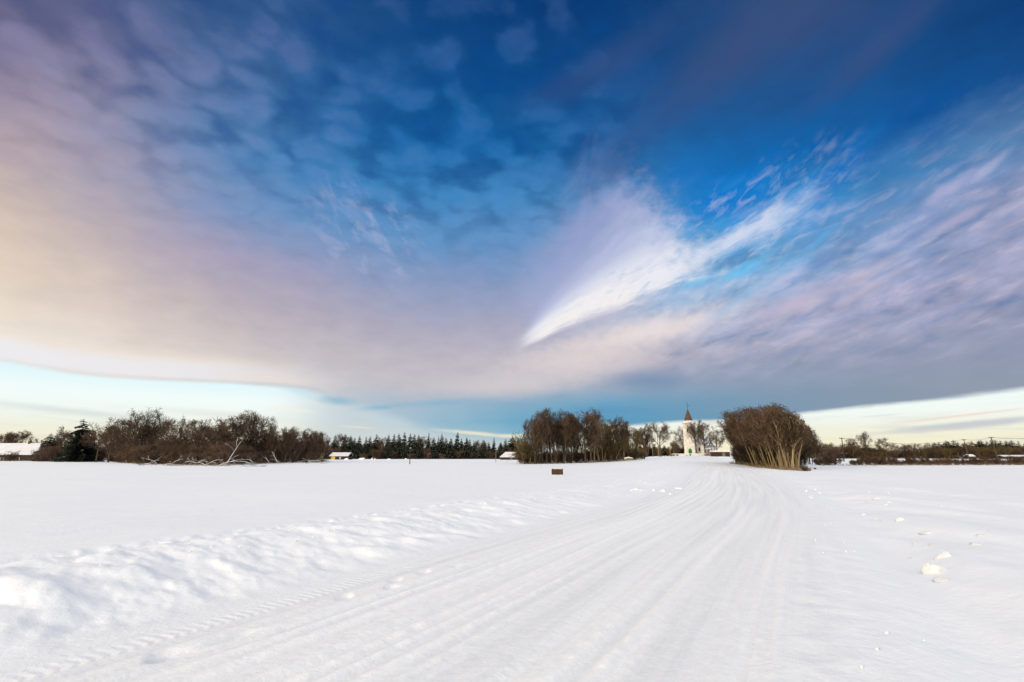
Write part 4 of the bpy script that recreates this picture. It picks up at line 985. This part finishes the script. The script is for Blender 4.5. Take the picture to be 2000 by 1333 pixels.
def build_sky():
    w = bpy.data.worlds.new('World'); bpy.context.scene.world = w; w.use_nodes = True; nt = w.node_tree; N = nt.nodes; L = nt.links; N.clear()
    def val(s, i, v):
        if hasattr(v, 'links') or hasattr(v, 'is_linked'): L.new(v, s.inputs[i])
        else: s.inputs[i].default_value = v
    def m(op, a, b=0, c=None, clamp=False):
        n = N.new('ShaderNodeMath'); n.operation = op; n.use_clamp = clamp; val(n, 0, a); val(n, 1, b)
        if c is not None: val(n, 2, c)
        return n.outputs[0]
    def mr(v, a, b, c=0., d=1., sm=True):
        n = N.new('ShaderNodeMapRange'); n.interpolation_type = 'SMOOTHSTEP' if sm else 'LINEAR'; n.clamp = True
        for i, q in enumerate((v, a, b, c, d)): val(n, i, q)
        return n.outputs[0]
    def mix(f, a, b):
        n = N.new('ShaderNodeMix'); n.data_type = 'RGBA'; val(n, 0, f)
        for i, q in ((6, a), (7, b)):
            if isinstance(q, tuple): n.inputs[i].default_value = (*q, 1)
            else: L.new(q, n.inputs[i])
        return n.outputs[2]
    def scale(c, f):
        n = N.new('ShaderNodeVectorMath'); n.operation = 'SCALE'; L.new(c, n.inputs[0]); val(n, 'Scale', f); return n.outputs[0]
    def comb(x, y, z=0.):
        n = N.new('ShaderNodeCombineXYZ'); val(n, 0, x); val(n, 1, y); val(n, 2, z); return n.outputs[0]
    def noise(v, sc, det=4, rg=.5, dist=0.):
        n = N.new('ShaderNodeTexNoise'); n.inputs['Scale'].default_value = sc; n.inputs['Detail'].default_value = det; n.inputs['Roughness'].default_value = rg; n.inputs['Distortion'].default_value = dist
        L.new(v, n.inputs['Vector']); return n.outputs[0]
    tc = N.new('ShaderNodeTexCoord'); sp = N.new('ShaderNodeSeparateXYZ'); L.new(tc.outputs['Generated'], sp.inputs[0]); x, y, z = sp.outputs
    A0 = m('MULTIPLY', m('ARCTAN2', x, y), 180 / PI); E0 = m('MULTIPLY', m('ARCSINE', z), 180 / PI)
    # cloud deck seen in perspective
    zc = m('ADD', m('MAXIMUM', z, 0.), .10); U = m('DIVIDE', x, zc); W = m('DIVIDE', y, zc); deck = comb(U, W)
    # streak coordinates that fan out of the low centre-left like the photographed bands
    def rot(cx, cy, deg, sx, sy, AA=None, EE=None):
        a = R(deg); dA = m('SUBTRACT', AA or A0, cx); dE = m('SUBTRACT', EE or E0, cy)
        u = m('ADD', m('MULTIPLY', dA, math.cos(a) / sx), m('MULTIPLY', dE, math.sin(a) / sx)); v = m('ADD', m('MULTIPLY', dA, -math.sin(a) / sy), m('MULTIPLY', dE, math.cos(a) / sy)); return u, v
    n_big = noise(comb(A0, m('MULTIPLY', E0, 1.8)), .09, 3)
    n_med = noise(comb(A0, m('MULTIPLY', E0, 1.6)), .30, 5, .55)
    n_med2 = noise(comb(m('ADD', A0, 40.), m('MULTIPLY', E0, 1.6)), .30, 5, .55)
    A = m('ADD', A0, m('ADD', m('MULTIPLY', m('SUBTRACT', n_med, .5), 4.0), m('MULTIPLY', m('SUBTRACT', n_big, .5), 5.)))
    wE = mr(E0, 6., 22., .25, .8)
    E = m('ADD', E0, m('MULTIPLY', m('MULTIPLY', m('SUBTRACT', n_med2, .5), 4.5), wE))
    # broad colours of the cloud deck by direction
    rowsE = [0, 2, 4, 6, 8, 11, 15, 20, 25, 30, 35, 41, 48, 58]
    cur = None; fA = mr(A, -60., 60., 0., 1., False)
    for i, e in enumerate(rowsE):
        cr = N.new('ShaderNodeValToRGB'); cr.color_ramp.interpolation = 'B_SPLINE'; el = cr.color_ramp.elements
        while len(el) < 25: el.new(.5)
        for k in range(25):
            el[k].position = k / 24; el[k].color = (*sky_sample(-60 + k * 5, min(e, 47)), 1)
        L.new(fA, cr.inputs[0])
        cur = cr.outputs[0] if cur is None else mix(mr(E, float(rowsE[i - 1]), float(e), sm=False), cur, cr.outputs[0])
    col = cur
    # streaked texture on the right, fine fibres
    u, v = rot(20, 15, 17, 1, 1); st = noise(comb(m('MULTIPLY', u, .13), m('MULTIPLY', v, .42)), 1., 5, .52, .35)
    st2 = noise(comb(m('MULTIPLY', u, .45), m('MULTIPLY', v, .9)), 1., 5, .58, .3)
    mright = m('MULTIPLY', mr(A0, 6., 24.), mr(E0, 7., 14.)); mright = m('MULTIPLY', mright, mr(E0, 33., 17.))
    sv = m('ADD', m('MULTIPLY', m('SUBTRACT', st, .5), 1.9), m('MULTIPLY', m('SUBTRACT', st2, .5), .6))
    col = scale(col, m('ADD', 1., m('MULTIPLY', sv, m('MULTIPLY', mright, .5))))
    col = mix(m('MULTIPLY', mright, mr(sv, .06, .6, 0., .55)), col, lin((205, 190, 212)))
    rp = noise(comb(m('MULTIPLY', u, .32), m('MULTIPLY', v, 1.0)), 1., 5, .52, .35); mrip = m('MULTIPLY', mr(A0, 14., 26.), m('MULTIPLY', mr(E0, 6., 13.), mr(E0, 30., 19.)))
    col = mix(m('MULTIPLY', mrip, mr(rp, .50, .72, 0., .36)), col, lin((212, 200, 220)))
    col = mix(m('MULTIPLY', mrip, mr(rp, .50, .32, 0., .3)), col, lin((92, 130, 185)))
    col = mix(m('MULTIPLY', mright, mr(sv, -.08, -.5, 0., .6)), col, lin((70, 118, 178)))
    # puffy altocumulus overhead and to the left
    vo = N.new('ShaderNodeTexVoronoi'); vo.feature = 'SMOOTH_F1'; vo.inputs['Scale'].default_value = 11.5; vo.inputs['Smoothness'].default_value = .6; vo.inputs['Randomness'].default_value = 1
    wn = N.new('ShaderNodeTexNoise'); wn.inputs['Scale'].default_value = 7; wn.inputs['Detail'].default_value = 4; L.new(deck, wn.inputs['Vector'])
    vm = N.new('ShaderNodeVectorMath'); vm.operation = 'MULTIPLY_ADD'; L.new(wn.outputs['Color'], vm.inputs[0]); vm.inputs[1].default_value = (.16, .16, 0); L.new(deck, vm.inputs[2]); L.new(vm.outputs[0], vo.inputs['Vector'])
    pf = mr(vo.outputs['Distance'], .25, .78, 1., -1.5)
    pn = m('MULTIPLY', m('SUBTRACT', noise(deck, 11., 4, .55), .5), 2.6)
    pn2 = m('MULTIPLY', m('SUBTRACT', noise(deck, 2.2, 3, .5), .5), 2.4)
    pv = m('ADD', m('ADD', m('MULTIPLY', pf, .50), m('MULTIPLY', pn, .70)), m('MULTIPLY', pn2, .55))
    mp = m('MULTIPLY', mr(E0, 19., 36.), mr(A0, 24., 8.)); amp = m('MULTIPLY', mp, mr(A0, -52., -22., .17, .23))
    col = scale(col, m('ADD', 1., m('MULTIPLY', pv, amp)))
    col = mix(m('MULTIPLY', mp, mr(pv, -.1, 1.1, 0., .28)), col, mix(mr(A0, -40., -8.), lin((140, 134, 168)), lin((80, 112, 162))))
    col = mix(m('MULTIPLY', m('MULTIPLY', mp, mr(A0, -52., -30., .35, 1.)), mr(pv, 0., -1.4, 0., .6)), col, lin((0, 74, 150)))
    # fibres over the centre left
    u, v = rot(-14, 22, -32, 1, 1); fb = noise(comb(m('MULTIPLY', u, .22), m('MULTIPLY', v, .45)), 1., 6, .55, .5)
    d = rot(*ae(720, 460), -25, 9., 6.); mf = mr(m('ADD', m('MULTIPLY', d[0], d[0]), m('MULTIPLY', d[1], d[1])), 1.2, 0.)
    fl = noise(comb(m('MULTIPLY', u, .40), m('MULTIPLY', v, .8)), 1., 5, .55, .4)
    col = mix(m('MULTIPLY', mf, mr(fl, .48, .70, 0., .34)), col, lin((185, 190, 222)))
    col = mix(m('MULTIPLY', mf, mr(fb, .46, .72, 0., .3)), col, lin((178, 182, 218)))
    col = mix(m('MULTIPLY', mf, mr(fb, .48, .3, 0., .18)), col, lin((85, 128, 185)))
    gf = m('MULTIPLY', m('SUBTRACT', noise(comb(m('MULTIPLY', A0, .5), m('MULTIPLY', E0, 1.3)), .55, 5, .55), .5), .22)
    col = scale(col, m('ADD', 1., m('MULTIPLY', gf, mr(E0, 3., 9.))))
    # single cloud bodies: centre (picture px), radii in px, tilt, colour, opacity, edge raggedness
    def body(px, py, rx, ry, deg, c, op, soft=.9, rag=.6, fibre=0., c_off=0.):
        global _k
        a0, e0 = ae(px, py); a1, _ = ae(px + 10, py); _, e1 = ae(px, py - 10); kx = abs(a1 - a0) / 10; ky = abs(e1 - e0) / 10
        u, v = rot(a0, e0, deg, rx * kx, ry * ky)
        if fibre:
            ff = noise(comb(m('MULTIPLY', u, 2.2), m('MULTIPLY', v, 5.)), 1., 5, .62, .4)
            v = m('ADD', v, m('MULTIPLY', m('SUBTRACT', ff, .5), fibre))
        q = m('SQRT', m('ADD', m('MULTIPLY', u, u), m('MULTIPLY', v, v)))
        q = m('ADD', q, m('MULTIPLY', m('SUBTRACT', n_f, .5), rag))
        return m('MULTIPLY', mr(q, 1., 1. - soft), op), c
    n_f = noise(comb(A0, m('MULTIPLY', E0, 1.5)), .6, 5, .58)
    def wedge(px0, py0, px1, py1, w0, w1, c, op, su, sl_, fib, bend=0.):
        a0, e0 = ae(px0, py0); a1, e1 = ae(px1, py1); Ln = math.hypot(a1 - a0, e1 - e0); k = Ln / math.hypot(px1 - px0, py1 - py0)
        u, v = rot(a0, e0, math.degrees(math.atan2(e1 - e0, a1 - a0)), Ln, k)
        if bend: v = m('SUBTRACT', v, m('MULTIPLY', m('MULTIPLY', u, m('SUBTRACT', 1., u)), bend * 4 * math.hypot(px1 - px0, py1 - py0)))
        hw = m('ADD', w0, m('MULTIPLY', m('MAXIMUM', u, 0.), w1)); q = m('DIVIDE', v, hw)
        ff = noise(comb(m('MULTIPLY', u, 3.5), m('MULTIPLY', q, 2.2)), 1., 5, .6, .4)
        q = m('ADD', q, m('MULTIPLY', m('MULTIPLY', m('SUBTRACT', ff, .5), fib), m('ADD', .3, m('MULTIPLY', u, 2.))))
        u2 = m('ADD', u, m('MULTIPLY', m('SUBTRACT', n_f, .5), .35))
        f = m('MULTIPLY', m('MULTIPLY', mr(q, su, .1), mr(q, -1. , -1. + sl_ * 1.6)), m('MULTIPLY', mr(u, -.10, .16), mr(u2, 1.12, .78)))
        if op > .82: f = m('MULTIPLY', f, mr(ff, .32, .60, .42, 1.))
        return m('MULTIPLY', f, op), c
    B = [body(1420, 385, 170, 62, 8, (0, 120, 205), .85), body(1330, 350, 90, 60, 0, (20, 115, 195), .5), body(1640, 330, 170, 45, 28, (0, 112, 195), .55), body(1780, 230, 200, 40, 26, (0, 78, 150), .5),
         body(1520, 410, 150, 34, 30, (70, 150, 215), .5), body(1150, 455, 190, 80, 25, (150, 158, 200), .65, 1.), body(1250, 425, 110, 45, -30, (165, 175, 215), .5, 1.),
         wedge(1040, 640, 1300, 430, 60, 75, (165, 172, 212), .75, 1.8, .8, .8), wedge(1030, 662, 1350, 470, 14, 66, (205, 210, 234), .8, 1.9, .35, .7, .05), wedge(1028, 664, 1362, 500, 13, 42, (240, 240, 246), .95, 1.5, .25, .55, .06), wedge(1030, 665, 1250, 560, 14, 26, (248, 243, 241), .9, 1.3, .25, .3, .04),
         wedge(1340, 518, 1550, 410, 20, 10, (224, 228, 244), .8, 1.5, .8, 1.2), body(1345, 455, 26, 32, 10, (60, 150, 215), .7, 1., .6), body(1440, 530, 60, 12, 24, (110, 192, 238), .8, 1., .8), body(1600, 470, 60, 12, 30, (100, 175, 230), .6, 1., .8), body(1540, 420, 130, 34, 30, (175, 200, 238), .6, 1., .9, .8), body(1455, 528, 75, 16, 22, (110, 190, 238), .75, .8, .7), body(1365, 552, 60, 12, 15, (120, 195, 238), .6, .8, .7),
         body(1340, 590, 170, 40, 14, (172, 195, 225), .5, 1.), body(1400, 615, 90, 14, 25, (120, 180, 225), .6, 1., .6), body(1175, 618, 110, 18, 14, (192, 192, 212), .6, .9, .3), body(1260, 650, 260, 44, 9, (236, 222, 220), .95, 1., .6), body(1130, 705, 230, 56, 5, (224, 212, 213), .85, 1.), body(1560, 590, 190, 30, 20, (198, 184, 205), .6, 1., .7),
         body(1700, 530, 120, 20, 20, (205, 190, 208), .45, 1., .8), body(1480, 560, 90, 14, 26, (170, 200, 232), .45, 1., .7),
         body(1860, 365, 130, 22, 24, (178, 178, 215), .6, .9, .9), body(1930, 330, 90, 14, 30, (190, 190, 222), .5, .9, .7), body(1880, 425, 120, 16, 14, (190, 180, 208), .5, .9, .7), body(1790, 460, 150, 18, 24, (100, 130, 182), .5, 1., .8), body(1620, 500, 110, 26, 30, (98, 130, 185), .55, 1., .8), body(1700, 560, 130, 12, 22, (205, 190, 208), .4, 1.),
         body(1270, 745, 130, 32, -3, (118, 144, 178), .8, 1., .3), body(1000, 750, 230, 36, 4, (210, 203, 206), .85, 1., .3), body(870, 787, 170, 10, 4, (135, 180, 208), .6, 1., .3), body(730, 798, 70, 8, 6, (120, 180, 212), .7, 1., .3), body(1180, 803, 150, 16, 0, (88, 148, 190), .55, 1., .3),
         body(1180, 130, 260, 60, 15, (50, 78, 130), .62, 1., .5), body(1450, 90, 380, 110, 18, (60, 80, 126), .65, 1., .5), body(1720, 90, 280, 60, 20, (58, 80, 128), .6, 1., .5), body(1210, 290, 190, 60, 20, (48, 86, 142), .5, 1., .5)]
    for f, c in B: col = mix(f, col, lin(c))
    # torn fibres and blue holes around the bright wisp
    dq = rot(*ae(1380, 500), 24, 19., 6.5); mw = mr(m('ADD', m('MULTIPLY', dq[0], dq[0]), m('MULTIPLY', dq[1], dq[1])), 1.1, .2)
    uw, vw = rot(*ae(1380, 500), 30, 1., 1.); wq = noise(comb(m('MULTIPLY', uw, .35), m('MULTIPLY', vw, .85)), 1., 6, .55, .5)
    col = mix(m('MULTIPLY', mw, mr(wq, .48, .28, 0., .34)), col, lin((70, 150, 215)))
    col = mix(m('MULTIPLY', mw, mr(wq, .48, .74, 0., .4)), col, lin((225, 224, 238)))
    # clear band below the edge of the cloud deck
    edge = [(-60, 700), (0, 705), (100, 722), (200, 734), (350, 743), (500, 751), (580, 758), (640, 768), (700, 788), (780, 815), (860, 841), (950, 850), (1030, 853), (1090, 840), (1165, 827), (1240, 829), (1330, 822), (1420, 820), (1500, 814), (1560, 806), (1700, 792), (1850, 776), (2000, 757), (2060, 750)]
    pts = [ae(*p) for p in edge]
    fc = N.new('ShaderNodeFloatCurve'); cv = fc.mapping.curves[0]; fc.mapping.use_clip = False
    for i, (a, e) in enumerate(pts):
        q = ((a + 60) / 120, e / 12)
        if i == 0: cv.points[0].location = q
        elif i == len(pts) - 1: cv.points[-1].location = q
        else: cv.points.new(*q)
    fc.mapping.update(); fc.inputs['Factor'].default_value = 1
    L.new(mr(A0, -60., 60., 0., 1., False), fc.inputs['Value'])
    n_s = noise(comb(m('MULTIPLY', A0, .12), m('MULTIPLY', E0, 1.1)), 1., 5, .6, .4)
    EE = m('ADD', E0, m('MULTIPLY', m('ADD', m('MULTIPLY', m('SUBTRACT', n_f, .5), .35), m('SUBTRACT', n_s, .5)), .45))
    de = m('SUBTRACT', m('MULTIPLY', fc.outputs[0], 12.), EE)
    cen = m('MULTIPLY', mr(A0, -28., -17.), mr(A0, 11., 2.))
    sf = mr(cen, 0., 1., .5, 1.4)
    clear = m('MULTIPLY', mr(m('DIVIDE', de, sf), -.45, .75), mr(cen, 0., 1., 1., .45))
    rim = m('MULTIPLY', m('MULTIPLY', mr(de, -3.4, -1.3), mr(de, .1, -.45)), mr(A0, -16., -36.)); col = mix(m('MULTIPLY', rim, .8), col, mix(mr(de, -2.6, -1.2), lin((248, 234, 220)), lin((240, 239, 243))))
    rim2 = m('MULTIPLY', m('MULTIPLY', mr(de, -2.0, -.8), mr(de, -.15, -.5)), m('MULTIPLY', mr(A0, -34., -28.), mr(A0, -18., -26.))); col = mix(m('MULTIPLY', rim2, .5), col, lin((238, 226, 218)))
    lr = N.new('ShaderNodeValToRGB'); el = lr.color_ramp.elements
    stops = [(0, (252, 238, 198)), (.12, (247, 240, 210)), (.26, (242, 242, 224)), (.40, (244, 251, 245)), (.56, (244, 255, 253)), (.74, (226, 249, 254)), (1, (205, 240, 252))]
    while len(el) < len(stops): el.new(.5)
    for i, (p, c) in enumerate(stops): el[i].position = p; el[i].color = (*lin(c), 1)
    L.new(mr(E0, 0., 10., 0., 1., False), lr.inputs[0]); low = lr.outputs[0]
    low = mix(m('MULTIPLY', cen, .6), low, lin((200, 212, 218)))
    low = mix(m('MULTIPLY', mr(n_s, .45, .65, 0., .35), mr(E0, 6., 2.)), low, lin((205, 210, 214)))
    col = mix(clear, col, low)
    B2 = [body(930, 847, 110, 6, -5, (244, 236, 208), .85, 1., .5), body(700, 835, 60, 4, -3, (240, 225, 205), .6, 1.), body(1010, 852, 60, 6, 0, (250, 240, 205), .8, 1., .4),
          body(160, 806, 330, 12, -4.5, (206, 216, 214), .55, 1., .3), body(450, 812, 200, 12, -3, (222, 222, 214), .5, 1., .3), body(660, 783, 60, 14, -4, (140, 185, 208), .75, 1., .6, .5), body(590, 768, 60, 8, -12, (190, 232, 245), .6, 1., .8, .8), body(560, 800, 90, 6, -4, (250, 243, 228), .6, 1.),
          body(1890, 830, 260, 11, 4.5, (198, 202, 210), .9, .8, .4), body(1880, 812, 240, 4.5, 5.5, (240, 216, 205), .75, 1., .5), body(1800, 842, 220, 7, 3, (215, 213, 205), .5, 1., .5), body(1720, 812, 60, 3, 3, (205, 222, 222), .5, 1.), body(1400, 826, 90, 7, 1, (224, 214, 210), .6, 1.)]
    for f, c in B2: col = mix(f, col, lin(c))
    # unseen sky behind the camera: bright fill added to light the snow, warmest sunward
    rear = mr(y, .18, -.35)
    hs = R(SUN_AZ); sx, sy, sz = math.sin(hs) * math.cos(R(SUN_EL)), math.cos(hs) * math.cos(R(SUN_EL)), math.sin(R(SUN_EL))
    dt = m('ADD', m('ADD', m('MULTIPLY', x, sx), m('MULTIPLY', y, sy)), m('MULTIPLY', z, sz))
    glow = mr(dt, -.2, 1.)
    rc = mix(glow, (REAR_FILL * .92, REAR_FILL * .97, REAR_FILL * 1.03), (REAR_FILL * 1.5, REAR_FILL * 1.36, REAR_FILL * 1.12))
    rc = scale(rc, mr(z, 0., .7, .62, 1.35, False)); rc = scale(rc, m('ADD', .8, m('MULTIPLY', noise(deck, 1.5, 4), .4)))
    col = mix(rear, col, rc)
    zen = mr(z, .80, .95); col = mix(m('MULTIPLY', zen, .8), col, (REAR_FILL * .80, REAR_FILL * .88, REAR_FILL * 1.0))  # unseen zenith brightened as well, more added light on the snow
    # physical sky under it
    sk = N.new('ShaderNodeTexSky'); sk.sky_type = 'NISHITA'; sk.sun_disc = False; sk.sun_elevation = R(SUN_EL); sk.sun_rotation = R(SUN_AZ)
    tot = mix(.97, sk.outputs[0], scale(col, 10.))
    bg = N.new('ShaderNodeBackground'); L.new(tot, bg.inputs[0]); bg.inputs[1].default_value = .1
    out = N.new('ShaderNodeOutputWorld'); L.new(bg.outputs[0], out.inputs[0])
    w.cycles.sampling_method = 'MANUAL'; w.cycles.sample_map_resolution = 512
REAR_FILL = 1.15  # strength of the light added from the unseen sky
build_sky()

# ------------------------------------------------------------------ sun and camera
sl = bpy.data.lights.new('sun', 'SUN'); sl.energy = 1.5; sl.angle = R(2); sl.color = (1, .87, .66)
so = bpy.data.objects.new('sun', sl); C.objects.link(so); so.rotation_euler = (R(90 - SUN_EL), 0, R(180 - SUN_AZ))
cd = bpy.data.cameras.new('camera'); cd.lens = 17; cd.sensor_width = 36; cd.clip_start = .05; cd.clip_end = 20000
co = bpy.data.objects.new('camera', cd); C.objects.link(co); co.location = (0, 0, EYE); co.rotation_euler = (R(90) + PITCH, 0, 0)
sc = bpy.context.scene; sc.camera = co
sc.view_settings.view_transform = 'Standard'; sc.view_settings.look = 'None'; sc.view_settings.exposure = 0; sc.view_settings.gamma = 1
sc.cycles.max_bounces = 4; sc.cycles.diffuse_bounces = 1
